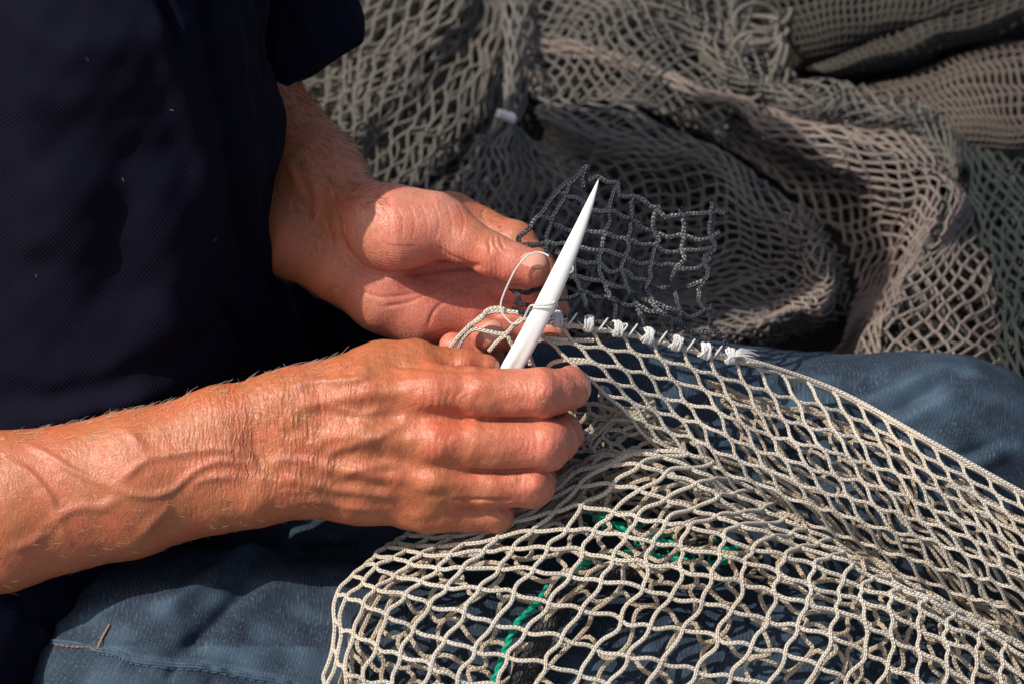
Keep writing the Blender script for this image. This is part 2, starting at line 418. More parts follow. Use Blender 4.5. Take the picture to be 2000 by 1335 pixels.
def surface_nets(fd, iters=2):
    F = fd.f; neg = F < 0; nx, ny, nz = F.shape
    cdim = (nx - 1, ny - 1, nz - 1)
    ids, pos = [], []; quads = []
    strides = (cdim[1] * cdim[2], cdim[2], 1)
    for ax in range(3):
        a = [slice(None)] * 3; b = [slice(None)] * 3; a[ax] = slice(None, -1); b[ax] = slice(1, None)
        cr = np.argwhere(neg[tuple(a)] != neg[tuple(b)])
        o1, o2 = [(1, 2), (2, 0), (0, 1)][ax]
        ok = (cr[:, o1] > 0) & (cr[:, o1] < F.shape[o1] - 1) & (cr[:, o2] > 0) & (cr[:, o2] < F.shape[o2] - 1)
        cr = cr[ok]; nb = cr.copy(); nb[:, ax] += 1
        fa = F[tuple(cr.T)]; fb = F[tuple(nb.T)]; t = fa / (fa - fb)
        p = cr.astype(float); p[:, ax] += t
        cell = cr @ np.array(strides)
        c4 = np.stack([cell - strides[o1] - strides[o2], cell - strides[o2], cell, cell - strides[o1]], 1)
        for q in range(4): ids.append(c4[:, q]); pos.append(p)
        fl = fa < 0
        c4[~fl] = c4[~fl][:, ::-1]
        quads.append(c4)
    ids = np.concatenate(ids); pos = np.concatenate(pos); quads = np.concatenate(quads)
    u, inv = np.unique(ids, return_inverse=True)
    cnt = np.bincount(inv)
    V = np.stack([np.bincount(inv, pos[:, i]) / cnt for i in range(3)], 1)
    Q = np.searchsorted(u, quads)
    V = V * fd.h + fd.lo
    for _ in range(iters): V = relax(V, Q, 0.5)
    return V, Q
def relax(V, Q, f):
    acc = np.zeros_like(V); c = np.zeros(len(V))
    for a, b in ((0, 1), (1, 2), (2, 3), (3, 0)):
        for i in range(3): acc[:, i] += np.bincount(Q[:, a], V[Q[:, b], i], len(V)) + np.bincount(Q[:, b], V[Q[:, a], i], len(V))
        c += np.bincount(Q[:, a], minlength=len(V)) + np.bincount(Q[:, b], minlength=len(V))
    return V * (1 - f) + f * acc / c[:, None]
def normals(V, Q):
    n = np.cross(V[Q[:, 2]] - V[Q[:, 0]], V[Q[:, 3]] - V[Q[:, 1]])
    N = np.zeros_like(V)
    for a in range(4):
        for i in range(3): N[:, i] += np.bincount(Q[:, a], n[:, i], len(V))
    return N / (np.linalg.norm(N, axis=1, keepdims=True) + 1e-9)
def line_dist(P2, line):
    """distance in the (right, down) plane from points to a polyline"""
    line = np.asarray(line, float); best = np.full(len(P2), 1e9)
    for a, b in zip(line[:-1], line[1:]):
        d = b - a; t = np.clip(((P2 - a) @ d) / (d @ d + 1e-9), 0, 1)
        best = np.minimum(best, np.linalg.norm(P2 - a - t[:, None] * d, axis=1))
    return best
def emboss(V, N, mask, line, width, height, acc=None):
    """raise (or sink) a rounded ridge that follows a line over the part of the surface in mask"""
    l = smooth_line(np.asarray(line, float), 8); lo = l.min(0) - 4 * width; hi = l.max(0) + 4 * width
    s = mask & (V[:, 0] > lo[0]) & (V[:, 0] < hi[0]) & (V[:, 1] > lo[1]) & (V[:, 1] < hi[1])
    i = np.nonzero(s)[0]
    if len(i) == 0: return
    d = line_dist(V[i, :2], l); g = np.exp(-(d / width) ** 2)
    end = np.minimum(np.linalg.norm(V[i, :2] - l[0], axis=1), np.linalg.norm(V[i, :2] - l[-1], axis=1))
    g = g * np.clip(end / (4.5 * width) + 0.05, 0, 1)
    V[i] += N[i] * (g * height)[:, None]
    if acc is not None: acc[i] = np.maximum(acc[i], g)
def blob(V, c, r):
    return np.exp(-(((V[:, 0] - c[0]) ** 2 + (V[:, 1] - c[1]) ** 2) / r ** 2))

class HMap:
    """front height of a solid over the (right, down) plane"""
    def __init__(s, V, cell=4):
        s.c = cell; s.lo = V[:, :2].min(0); n = ((V[:, :2].max(0) - s.lo) / cell).astype(int) + 2
        s.m = np.full(n, -1e9); ij = ((V[:, :2] - s.lo) / cell + 0.5).astype(int)
        np.maximum.at(s.m, (ij[:, 0], ij[:, 1]), V[:, 2])
        for _ in range(2):
            e = np.pad(s.m, 1, constant_values=-1e9)
            mx = np.max([e[a:a + n[0], b:b + n[1]] for a in range(3) for b in range(3)], axis=0)
            s.m = np.where(s.m < -1e8, mx, s.m)
    def __call__(s, p):
        p = np.asarray(p, float); ij = ((p[..., :2] - s.lo) / s.c + 0.5).astype(int)
        ij = np.clip(ij, 0, np.array(s.m.shape) - 1); return s.m[ij[..., 0], ij[..., 1]]

# ------------------------------------------------------------------ ground
g = 14.0
ground = new_mesh('ground', [(-g, -g, 0), (g, -g, 0), (g, g, 0), (-g, g, 0)], [(0, 1, 2, 3)], M_ground, world=True,
                  rest=np.array([(-g, -g, 0), (g, -g, 0), (g, g, 0), (-g, g, 0)]) * 4000)
ground['kind'] = 'structure'

# ------------------------------------------------------------------ the person
person = thing('person', 'man in a navy polo shirt and blue jeans mending a net with both hands', 'person', W((100, 1000, -600)) * np.array([1, 1, 0]))
# --- near (right) arm and hand, back of the hand up
h1 = 2.6
A = Field((-420, 560, -220), (1230, 1290, 200), h1)
A.chain([(-330, 930, -30, 112), (0, 950, 0, 102), (250, 901, 0, 93), (430, 842, 0, 84), (560, 806, 0, 79)], 30)
A.chain([(-330, 1090, -30, 112), (0, 1049, -5, 102), (250, 995, -5, 91), (430, 950, -5, 84), (500, 940, 0, 80), (570, 924, 2, 76)], 30)
A.chain([(-330, 1000, -30, 120), (0, 1000, 5, 112), (250, 948, 5, 103), (430, 896, 5, 90)], 30)
A.chain([(556, 805, 0, 76), (700, 768, 18, 62), (835, 766, 38, 51), (880, 768, 44, 47)], 34)
A.chain([(560, 860, 5, 76), (700, 850, 26, 60), (850, 864, 40, 50), (880, 868, 42, 46)], 34)
A.chain([(565, 910, 2, 74), (700, 920, 12, 57), (845, 942, 22, 47), (880, 945, 22, 43)], 34)
A.chain([(568, 938, -5, 70), (700, 962, -18, 56), (830, 990, -18, 43), (860, 993, -18, 40)], 34)
A.chain([(600, 785, -20, 66), (745, 728, -22, 57), (815, 712, -22, 49)], 34)
Fi = Field(A.lo, A.lo + (A.n - 1) * h1, h1)
def add_finger(target, pts, k=12, between=3.0):
    f = Field(target.lo, target.lo + (target.n - 1) * target.h, target.h); f.chain(pts, k)
    target.union(f, between)
    return f
add_finger(Fi, [(845, 766, 42, 50), (925, 769, 47, 51), (955, 769, 48, 49), (1052, 768, 46, 50), (1082, 764, 28, 43), (1112, 758, -4, 40), (1115, 749, -46, 35)], 10, 2.0)
add_finger(Fi, [(850, 866, 42, 50), (925, 867, 44, 51), (960, 868, 44, 49), (1066, 868, 36, 50), (1088, 858, 5, 42), (1100, 846, -30, 38), (1082, 834, -95, 34)], 10, 2.0)
add_finger(Fi, [(848, 944, 22, 45), (950, 948, 20, 42), (1038, 946, 10, 44), (1046, 938, -25, 38), (1046, 925, -60, 34), (1012, 906, -105, 31)], 10, 2.0)
add_finger(Fi, [(835, 994, -18, 42), (905, 1000, -20, 38), (966, 1001, -24, 37), (966, 995, -55, 32), (948, 980, -95, 29)], 10, 2.0)
add_finger(Fi, [(805, 713, -22, 48), (860, 716, -28, 38), (905, 722, -32, 39), (944, 722, -34, 32)], 10, 2.0)
A.union(Fi, 13)
VR, QR = surface_nets(A, 2); del A, Fi
NR = normals(VR, QR); front = NR[:, 2] > -0.25
veinR = np.zeros(len(VR)); rw0 = np.random.RandomState(11)
for ln in [
    [(40, 862), (90, 885), (140, 917), (190, 940), (224, 948)],
    [(238, 832), (265, 858), (288, 882)], [(224, 948), (250, 925), (290, 896), (345, 885), (420, 876), (475, 884), (500, 908), (530, 916)],
    [(224, 950), (265, 966), (310, 966), (345, 950), (380, 920), (430, 900), (480, 906)],
    [(90, 1035), (120, 1005), (160, 990), (205, 988), (240, 962)], [(118, 1005), (125, 1040), (150, 1065)],
    [(318, 968), (325, 990), (295, 1022), (262, 1062)], [(372, 962), (385, 942), (430, 930), (480, 935)],
    [(524, 918), (545, 899), (585, 897), (620, 908), (645, 930), (656, 944)],
    [(656, 944), (672, 928), (712, 912), (760, 908), (806, 924)],
    [(652, 930), (640, 905), (648, 882), (690, 868), (735, 852), (775, 833), (820, 812)],
    [(548, 935), (600, 940), (650, 955), (720, 962), (790, 975)],
    [(580, 985), (620, 978), (680, 990), (740, 996)], [(0, 1075), (60, 1060), (95, 1030)], [(20, 905), (60, 925), (100, 975), (112, 1008)],
    [(500, 908), (506, 930), (540, 945)], [(700, 915), (730, 930), (770, 940)], [(735, 852), (760, 868), (800, 874)], [(600, 905), (612, 880), (650, 860)],
    [(560, 760), (610, 745), (680, 742), (740, 730)], [(640, 790), (700, 806), (760, 800)]]:
    emboss(VR, NR, front, ln, rw0.uniform(8, 11), rw0.uniform(3.4, 4.8), veinR)
for ln in [[(560, 800), (700, 772), (815, 760)], [(580, 862), (700, 852), (830, 862)], [(590, 905), (700, 920), (820, 940)]]:
    emboss(VR, NR, front, ln, 13, 5.0)
# hollows between the knuckles and soft valleys on the hand's back
for ln in [[(790, 815), (850, 812), (900, 815), (935, 818)], [(800, 908), (860, 910), (920, 915)], [(790, 968), (850, 972), (900, 975)]]:
    emboss(VR, NR, front, ln, 15, -10)
for ln in [[(640, 812), (720, 808), (790, 812)], [(650, 885), (730, 888), (800, 900)], [(640, 940), (720, 945), (790, 965)], [(690, 735), (780, 728), (880, 716)]]:
    emboss(VR, NR, front, ln, 12, -4.0)
for c_, r_, h_ in [((848, 772), 34, 7), ((858, 868), 32, 7), ((850, 945), 28, 5), ((1058, 772), 26, 5), ((1070, 870), 24, 5), ((1042, 948), 22, 4), ((905, 708), 22, 4), ((500, 985), 36, 7)]:
    VR += NR * (h_ * blob(VR, c_, r_) * front)[:, None]
VR += NR * ((0.9 * noise(VR, 62, 1) + 0.4 * noise(VR, 26, 2)) * front * np.clip(0.45 + (VR[:, 0] - 420) / 300, 0.45, 1))[:, None]
for ln in [[(905, 815), (945, 818), (1000, 819), (1060, 818)], [(910, 915), (960, 921), (1060, 916)], [(880, 974), (930, 975), (1000, 976)]]:
    emboss(VR, NR, front, ln, 3.5, -5.0)
emboss(VR, NR, front, [(760, 712), (830, 716), (900, 722), (970, 724)], 6, -4)
rw = np.random.RandomState(5)
def wrinkles(V, N, front, cx, cy, w, hgt, n, bend, depth=-1.0, width=2.0, tilt=0.0):
    for q in range(n):
        x = cx + w * (q / max(1, n - 1) - 0.5) + rw.uniform(-3, 3)
        s = 1 - 0.5 * abs(q / max(1, n - 1) - 0.5) * 2; hh = hgt * s * rw.uniform(0.7, 1.1)
        off = bend * (q / max(1, n - 1) - 0.5)
        emboss(V, N, front, [(x + off * 0.8 + tilt * -hh, cy - hh), (x - off * 0.2, cy + rw.uniform(-6, 6)), (x + off * 0.8 + tilt * hh, cy + hh)], width, depth)
wrinkles(VR, NR, front, 1040, 768, 52, 36, 7, 26)
wrinkles(VR, NR, front, 1048, 868, 44, 34, 6, 24)
wrinkles(VR, NR, front, 1018, 945, 34, 30, 5, 18)
wrinkles(VR, NR, front, 860, 780, 90, 42, 7, 40, -0.9, 2.6, -0.2)
wrinkles(VR, NR, front, 850, 870, 70, 34, 6, 30, -0.9, 2.6)
wrinkles(VR, NR, front, 900, 708, 26, 22, 4, 12, -1.2)
for q in range(40):          # fine folds across the wrist
    x = 372 + q * 7.4 + rw.uniform(-4, 4); y = 880 - (x - 372) * 0.16
    emboss(VR, NR, front, [(x - 8, y - 92 + rw.uniform(-14, 14)), (x, y - 40), (x + 4, y + rw.uniform(-15, 25))], 1.9, rw.uniform(-1.0, -0.2))
redR = np.clip(0.9 * blob(VR, (850, 790), 60) + 0.8 * blob(VR, (1055, 775), 42) + 0.8 * blob(VR, (1065, 875), 42) + 0.7 * blob(VR, (1040, 950), 36)
               + 0.7 * blob(VR, (855, 875), 45) + 0.5 * blob(VR, (1120, 760), 50) + 0.4 * blob(VR, (110, 960), 40) + 0.35 * (VR[:, 0] > 880), 0, 1)
tanR = np.clip(1.15 - 0.0035 * np.maximum(VR[:, 0] - 860, 0), 0.25, 1)
crR = np.clip(blob(VR, (560, 860), 150) + 0.6 * blob(VR, (430, 850), 120), 0, 1)

# --- far (left) arm and hand, palm towards the viewer
B = Field((240, -60, -470), (1180, 780, 40), h1)
B.chain([(330, 60, -400, 118), (480, 190, -310, 98), (620, 338, -222, 86), (690, 408, -160, 66)], 34)
B.chain([(330, 260, -400, 118), (440, 360, -310, 104), (568, 448, -222, 88), (660, 518, -165, 66)], 34)
B.chain([(690, 425, -160, 66), (735, 440, -122, 76), (785, 448, -106, 80), (850, 440, -98, 58), (875, 446, -95, 50)], 30)
B.chain([(690, 430, -195, 60), (880, 430, -222, 48), (940, 450, -225, 44)], 34)
B.chain([(680, 480, -188, 66), (850, 535, -222, 62), (940, 550, -225, 52)], 34)
B.chain([(665, 520, -165, 62), (745, 578, -172, 62), (820, 612, -182, 58), (905, 620, -200, 52)], 34)
B.chain([(760, 590, -205, 55), (860, 600, -215, 55), (930, 590, -225, 48)], 34)
Fj = Field(B.lo, B.lo + (B.n - 1) * h1, h1)
add_finger(Fj, [(848, 440, -98, 56), (905, 468, -82, 46), (960, 497, -72, 42), (1000, 512, -66, 38), (1038, 523, -62, 37)], 10, 2.0)
add_finger(Fj, [(925, 450, -222, 45), (1004, 474, -190, 42), (1050, 525, -168, 35), (1078, 575, -155, 31)], 10, 2.0)
add_finger(Fj, [(940, 545, -222, 46), (1045, 568, -195, 38), (1076, 608, -135, 35), (1079, 642, -105, 32)], 10, 2.0)
add_finger(Fj, [(920, 590, -218, 44), (1005, 625, -195, 36), (1012, 655, -135, 32), (952, 654, -92, 33)], 10, 2.0)
add_finger(Fj, [(880, 630, -205, 40), (950, 690, -190, 33), (935, 695, -140, 30), (885, 676, -120, 28)], 10, 2.0)
B.union(Fj, 13)
VL, QL = surface_nets(B, 2); del B, Fj
NL = normals(VL, QL); frL = NL[:, 2] > -0.25
def em(lines, w, h_):
    for ln in lines: emboss(VL, NL, frL, ln, w, h_)
em([[(664, 445), (672, 480), (695, 512), (735, 534), (790, 536), (850, 528), (910, 522), (945, 520)]], 6, -7)
em([[(660, 470), (670, 505), (705, 535), (760, 550)], [(850, 478), (880, 500), (920, 515)], [(835, 640), (850, 605), (890, 575), (930, 552), (960, 545)],
    [(745, 600), (800, 590), (860, 560), (900, 545)], [(690, 560), (740, 580), (800, 575), (850, 560)]], 3.4, -2.3)
for q in range(10):      # curved folds round the ball of the thumb
    r_ = 1 - q * 0.065
    em([[(775 - 100 * r_, 452 - 20 * r_), (775 - 88 * r_, 448 + 40 * r_), (775 - 30 * r_, 448 + 78 * r_), (800 + 40 * r_, 448 + 80 * r_)]], 2.4, -1.4)
for q in range(9):
    x = 700 + q * 24; em([[(x, 395 + rw.uniform(-6, 8)), (x + 14, 430), (x + 10 + rw.uniform(-4, 8), 470)]], 2.2, -0.9)
em([[(958, 458), (955, 475), (966, 492)], [(966, 456), (966, 476), (978, 492)], [(976, 460), (980, 478), (990, 490)], [(950, 470), (958, 488), (955, 500)]], 2.4, -2.4)
em([[(1000, 545), (1008, 552), (1022, 548)], [(640, 430), (650, 490), (640, 550)], [(652, 400), (664, 440), (660, 480)], [(950, 405), (940, 420), (950, 432)], [(600, 300), (640, 350), (660, 400)]], 3, -2.0)
em([[(600, 330), (620, 400), (605, 460)], [(560, 300), (590, 380), (640, 420)]], 9, 4)
em([[(560, 420), (610, 465), (650, 485)], [(590, 395), (635, 440), (668, 455)]], 10, 4.5)
for q in range(16):
    x = 860 + q * 9; y = 470 + (x - 860) * 0.33
    em([[(x, y - 8), (x + 3, y + 20), (x + 1, y + 38)]], 2.0, -0.8)
redL = np.clip(0.9 * blob(VL, (960, 580), 80) + 0.8 * blob(VL, (800, 600), 120) + 0.6 * blob(VL, (1030, 540), 40) + 0.4 * blob(VL, (780, 440), 60) + .6 * blob(VL, (880, 660), 50), 0, 1)
tanL = np.clip(1 - (VL[:, 0] - 640) / 130, 0.12, 1); tanL = np.maximum(tanL, 0.75 * ((VL[:, 1] < 470) & (VL[:, 0] > 880) & (VL[:, 2] < -120)))
tanL = np.maximum(tanL, 0.6 * blob(VL, (940, 455), 70))
crL = np.clip(0.7 * blob(VL, (670, 480), 70), 0, 1)
# torso, under the shirt, ties both arms into one body
h3 = 9.0
Tf = Field((-740, -1480, -900), (760, 1500, 800), h3)
Tf.chain([(120, 1000, -520, 170), (200, 500, -400, 200), (190, 0, -150, 220), (180, -380, 60, 200)], 60)
Tf.chain([(180, -380, 60, 180), (-280, -330, 110, 125), (-470, 500, 10, 112), (-560, 980, -30, 112), (-330, 1010, -30, 112)], 60)
Tf.chain([(180, -380, 60, 180), (470, -370, -210, 120), (420, 0, -400, 112), (330, 120, -405, 112)], 50)
Tf.chain([(170, -400, 60, 150), (160, -640, 180, 135), (160, -740, 230, 140)], 50)              # neck
Tf.chain([(80, -900, 270, 230), (130, -1000, 340, 255), (100, -1080, 360, 240)], 60)            # skull
Tf.chain([(210, -840, 310, 150), (280, -780, 320, 105)], 60)                                    # jaw
Tf.chain([(340, -980, 430, 40), (395, -880, 405, 48)], 30)                                      # nose
Tf.chain([(255, -1010, 470, 60), (285, -1030, 370, 60)], 40)                                    # brow
for e_ in ((120, -910, 585), (150, -940, 110)): Tf.chain([(e_[0], e_[1] - 60, e_[2], 38), (e_[0] + 8, e_[1] + 50, e_[2], 28)], 20)
VT, QT = surface_nets(Tf, 2); del Tf
VB = np.concatenate([VR, VL, VT]); QB = np.concatenate([QR, QL + len(VR), QT + len(VR) + len(VL)])
z0 = np.zeros(len(VT))
attrs = {'vein': np.concatenate([veinR, np.zeros(len(VL)), z0]), 'red': np.concatenate([redR, redL, z0]),
         'tan': np.concatenate([tanR, tanL, z0 + 1]), 'cross': np.concatenate([crR, crL, z0])}
new_mesh('body', VB, QB, M_skin, person, attrs=attrs)

def nail(V, Q, N, c, ax, a, b, name='fingernail', wmin=-1e9, nsel=None, lift=1.6):
    """fingernail: the patch of skin inside an oval, raised a little, with its own rim"""
    ax = np.array(ax, float); ax /= np.linalg.norm(ax); pr = np.array([-ax[1], ax[0]])
    d = V[:, :2] - np.array(c); u = d @ ax; v = d @ pr
    inside = (np.abs(u / a) ** 2.6 + np.abs(v / b) ** 2.6 < 1) & (V[:, 2] > wmin) & (N[:, 2] > -0.1)
    q = Q[inside[Q].all(1)]
    us, inv = np.unique(q, return_inverse=True)
    e = np.abs(u[us] / a) ** 2.6 + np.abs(v[us] / b) ** 2.6
    P = V[us] + N[us] * (lift * np.clip((1 - e) * 3, 0.15, 1))[:, None]
    new_mesh(name, P, inv.reshape(-1, 4), M_nail, person)
nail(VL, QL, NL, (1043, 509), (1, 0.12), 27, 16, wmin=-70)
nail(VL, QL, NL, (962, 648), (-0.9, 0.25), 21, 23, wmin=-110)
nail(VL, QL, NL, (1098, 650), (0.35, 1), 18, 9, wmin=-160)
nail(VR, QR, NR, (1149, 752), (0.1, 1), 22, 5, wmin=-90, lift=1.0)
nail(VR, QR, NR, (970, 712), (0.9, 0.2), 5, 9, wmin=-60, lift=0.8)

# hair on forearms
def hairs(V, N, sel, n, length, dirv, r, m_, seed):
    rr = np.random.RandomState(seed); idx = rr.choice(np.nonzero(sel)[0], n)
    lines = []
    for i in idx:
        p = V[i]; nn = N[i]; d = np.array(dirv, float) + rr.normal(0, 0.45, 3); d -= nn * (d @ nn); d /= np.linalg.norm(d) + 1e-6
        L = length * rr.uniform(0.5, 1.2); t = np.linspace(0, 1, 5)[:, None]
        lines.append(p + d * L * t + nn * (L * 0.42 * (t - 0.45 * t ** 2)) + rr.normal(0, 0.06, 3) * L * t ** 2)
    v, f, u = tubes(lines, r, 3, [1, 0.8, 0.3]); o = new_mesh('arm_hair', v, f, m_, person, uv=u); o['kind'] = 'stuff'
edge_top = (NR[:, 1] < -0.55) & (VR[:, 0] > 20) & (VR[:, 0] < 700) & (NR[:, 2] > -0.5)
hairs(VR, NR, edge_top, 170, 26, (0.9, -0.25, 0.1), 0.42, M_palehair, 3)
hairs(VR, NR, (VR[:, 0] > 0) & (VR[:, 0] < 620) & (NR[:, 2] > 0), 260, 18, (0.9, 0.2, 0), 0.30, M_palehair, 4)
hairs(VL, NL, (VL[:, 0] > 530) & (VL[:, 0] < 760) & (NL[:, 1] < -0.1) & (VL[:, 1] < 420), 700, 24, (0.9, 0.5, 0), 0.42, M_hair, 6)
hairs(VL, NL, (VL[:, 0] > 530) & (VL[:, 0] < 680) & (NL[:, 1] > 0.5), 160, 22, (0.9, 0.4, 0), 0.4, M_hair, 7)
hairs(VL, NL, (VL[:, 0] > 800) & (VL[:, 0] < 980) & (NL[:, 1] < -0.3) & (VL[:, 2] < -130), 260, 16, (0.9, 0.3, 0), 0.35, M_hair, 8)

# --- shirt
h2 = 5.5
T = Field((-760, -720, -900), (860, 1640, 560), h2)
T.chain([(60, 1010, -350, 245), (200, 800, -400, 290), (222, 560, -320, 312), (222, 250, -140, 313), (200, 0, -10, 305), (180, -380, 75, 285)], 70)
T.chain([(180, -380, 70, 250), (470, -390, -210, 175), (430, -120, -330, 160)], 80)
T.chain([(100, 950, -330, 235), (-80, 1200, -200, 200), (-180, 1390, -150, 228)], 60)
T.chain([(400, 560, -360, 130), (460, 700, -380, 130), (520, 860, -430, 130)], 60)
T.chain([(600, 600, -470, 70), (700, 650, -470, 75), (760, 760, -480, 70)], 40)
T.chain([(180, -380, 70, 250), (-290, -350, 90, 185), (-400, 40, 60, 180)], 80)
sleeve = Field(T.lo, T.lo + (T.n - 1) * h2, h2)
sleeve.chain([(430, -300, -250, 150), (520, -120, -330, 140), (582, 70, -340, 115), (584, 190, -340, 112)], 50)
sleeve.chain([(430, -140, -300, 130), (500, 120, -330, 95), (520, 230, -330, 80)], 50)
X = sleeve.ax[0][:, None, None]; Y = sleeve.ax[1][None, :, None]
n2 = np.array([100, 162.0]) / np.hypot(100, 162)
sleeve.f = np.maximum(sleeve.f, ((X - 616) * n2[0] + (Y - 138) * n2[1]).astype(np.float32))
T.union(sleeve, 22)
VS, QS = surface_nets(T, 2); del T, sleeve
NS = normals(VS, QS); fr = NS[:, 2] > -0.3
for ln, w_, h_ in [
    ([(300, -40), (335, 40), (345, 125)], 12, -16), ([(285, -40), (315, 50), (350, 150), (420, 420), (455, 560)], 30, 10),
    ([(395, -40), (425, 150), (460, 350), (490, 540)], 14, -14), ([(430, -40), (470, 160), (500, 400), (515, 540)], 16, 9),
    ([(260, 180), (240, 400), (200, 560), (120, 700)], 50, -14), ([(360, 330), (350, 520), (290, 700), (200, 800)], 50, 14),
    ([(-20, 760), (120, 780), (300, 720), (450, 640)], 30, -12), ([(0, 830), (200, 790), (380, 740)], 26, 12),
    ([(505, -40), (515, 60), (530, 180)], 9, -16), ([(560, -20), (600, 60), (640, 120)], 18, 7),
    ([(430, 560), (470, 640), (500, 720)], 12, -14), ([(490, 560), (540, 620), (580, 700)], 10, 9),
    ([(620, 560), (640, 610), (600, 680)], 10, -12), ([(680, 600), (650, 650), (620, 700)], 10, 9), ([(720, 640), (690, 680)], 8, -10),
    ([(30, 1180), (110, 1230), (60, 1340)], 20, -10), ([(150, 1120), (120, 1200), (40, 1300)], 18, 8), ([(0, 1120), (60, 1190)], 12, -8)]:
    emboss(VS, NS, fr, ln, w_, h_ * 1.5)
VS += NS * (5.0 * noise(VS, 240, 1) + 2.0 * noise(VS, 90, 2))[:, None]
new_mesh('polo_shirt', VS, QS, M_shirt, person)
# loose lint on the shirt
hm = HMap(VS, 7)
lints = []
for c in [(170, 115), (335, 215), (70, 537), (420, 468), (634, 590), (240, 350), (560, 300)]:
    a = rw.uniform(0, 3); p = np.array([[c[0] + t * math.cos(a) * 8, c[1] + t * math.sin(a) * 8 + t * t * 4, 0] for t in np.linspace(-.5, .5, 4)]); p[:, 2] = hm(p) + 2; lints.append(p)
v, f, u = tubes(lints, 0.32, 4); o = new_mesh('lint', v, f, plain('lint', (0.2, 0.19, 0.2), (0.3, 0.3, 0.3)), person, uv=u); o['kind'] = 'stuff'

# --- jeans
J = Field((-420, 520, -1250), (2240, 1860, 80), 6.5)
J.chain([(330, 1385, -262, 322), (900, 1440, -305, 328), (1500, 1460, -300, 310), (1900, 1500, -330, 285)], 60)
J.chain([(250, 1000, -760, 300), (700, 940, -620, 300), (1300, 955, -500, 282), (1840, 968, -440, 268)], 60)
J.chain([(1840, 968, -440, 262), (1900, 1150, -800, 220), (1930, 1300, -1150, 190)], 60)
J.chain([(330, 1400, -480, 260), (100, 1300, -700, 240), (150, 1050, -800, 240)], 90)
VJ, QJ = surface_nets(J, 2); del J
NJ = normals(VJ, QJ); fr = NJ[:, 2] > -0.4
wearJ = np.zeros(len(VJ))
def fold(ln, w_, h_): emboss(VJ, NJ, fr, ln, w_, h_ * 1.45)
for ln, w_, h_ in [
    ([(330, 1290), (400, 1230), (470, 1160), (520, 1110)], 15, -15), ([(270, 1230), (350, 1175), (430, 1120), (510, 1070), (570, 1050)], 20, 15),
    ([(420, 1270), (480, 1200), (540, 1150), (620, 1110)], 22, 9), ([(560, 1090), (640, 1070), (720, 1075)], 12, -12), ([(590, 1050), (660, 1055), (720, 1040)], 16, 12),
    ([(320, 1340), (340, 1300), (330, 1285)], 10, -10), ([(180, 1280), (170, 1310), (150, 1360)], 10, -5), ([(240, 1290), (230, 1340)], 12, 6), ([(420, 1310), (400, 1360)], 9, -5),
    ([(1650, 830), (1740, 800), (1800, 765), (1870, 740)], 12, -13), ([(1660, 800), (1740, 765), (1800, 742), (1860, 722)], 14, 9), ([(1690, 860), (1800, 812), (1900, 760)], 16, 10),
    ([(1850, 900), (1900, 880), (1970, 860)], 12, -11), ([(1880, 930), (1950, 890), (2010, 870)], 16, 10), ([(1560, 780), (1640, 760), (1700, 730)], 22, -5),
    ([(1200, 760), (1300, 800), (1420, 870)], 26, -10), ([(1500, 880), (1620, 920), (1750, 950)], 26, -10), ([(1150, 880), (1250, 900), (1350, 930)], 20, 9)]:
    fold(ln, w_, h_)
seam = [(100, 1246), (150, 1252), (188, 1262), (225, 1268), (258, 1282), (330, 1291), (400, 1296), (480, 1312), (560, 1326), (640, 1350), (760, 1390)]
emboss(VJ, NJ, fr, [(a, b - 6) for a, b in seam], 5, -4.5); emboss(VJ, NJ, fr, [(a, b + 7) for a, b in seam], 9, 5)
for q in range(30):
    x = 120 + q * 21; y = np.interp(x, [a for a, b in seam], [b for a, b in seam]) + 16
    emboss(VJ, NJ, fr, [(x + 6, y - 6), (x, y + 10), (x - 4, y + 26)], 5, rw.uniform(-2.5, -1))
VJ += NJ * (3.5 * noise(VJ, 260, 3) + 1.6 * noise(VJ, 80, 1))[:, None]
sd = line_dist(VJ[:, :2], np.array(seam))
wearJ = np.clip(0.55 * np.exp(-(np.maximum(VJ[:, 1] - 1290, 0) / 60) ** 2) * (VJ[:, 1] > 1262) * (VJ[:, 0] < 750) * 0.6 + 0.35 * np.exp(-(sd / 9) ** 2) + 0.4 * blob(VJ, (1800, 790), 130) + 0.25 * noise(VJ, 120, 2), 0, 1)
new_mesh('jeans', VJ, QJ, M_denim, person, attrs={'wear': wearJ})
jeans = bpy.data.objects['jeans']
hj = HMap(VJ, 8)
def on_j(p, up):
    p = np.asarray(p, float); p = np.concatenate([p[:, :2], np.zeros((len(p), 1))], 1); p[:, 2] = hj(p) + up
    k_ = np.ones(5) / 5; pz = np.convolve(np.pad(p[:, 2], 2, mode='edge'), k_, 'valid'); p[:, 2] = pz; return p
st = []
l1 = catmull(np.array([(108, 1257), (140, 1262), (170, 1262), (186, 1268)], float), 40)
l2 = catmull(np.array([(189, 1266), (196, 1248), (205, 1232), (214, 1218)], float), 24)
for l in (l1, l2):
    for a in range(0, len(l) - 3, 4): st.append(on_j(l[a:a + 4], 3))
st.append(on_j(catmull(np.array([(190, 1266), (203, 1238), (214, 1219)], float), 12), 3.5))
v, f, u = tubes(st, 1.4, 6); sob = new_mesh('pocket_stitching', v, f, M_rust, jeans, uv=u)

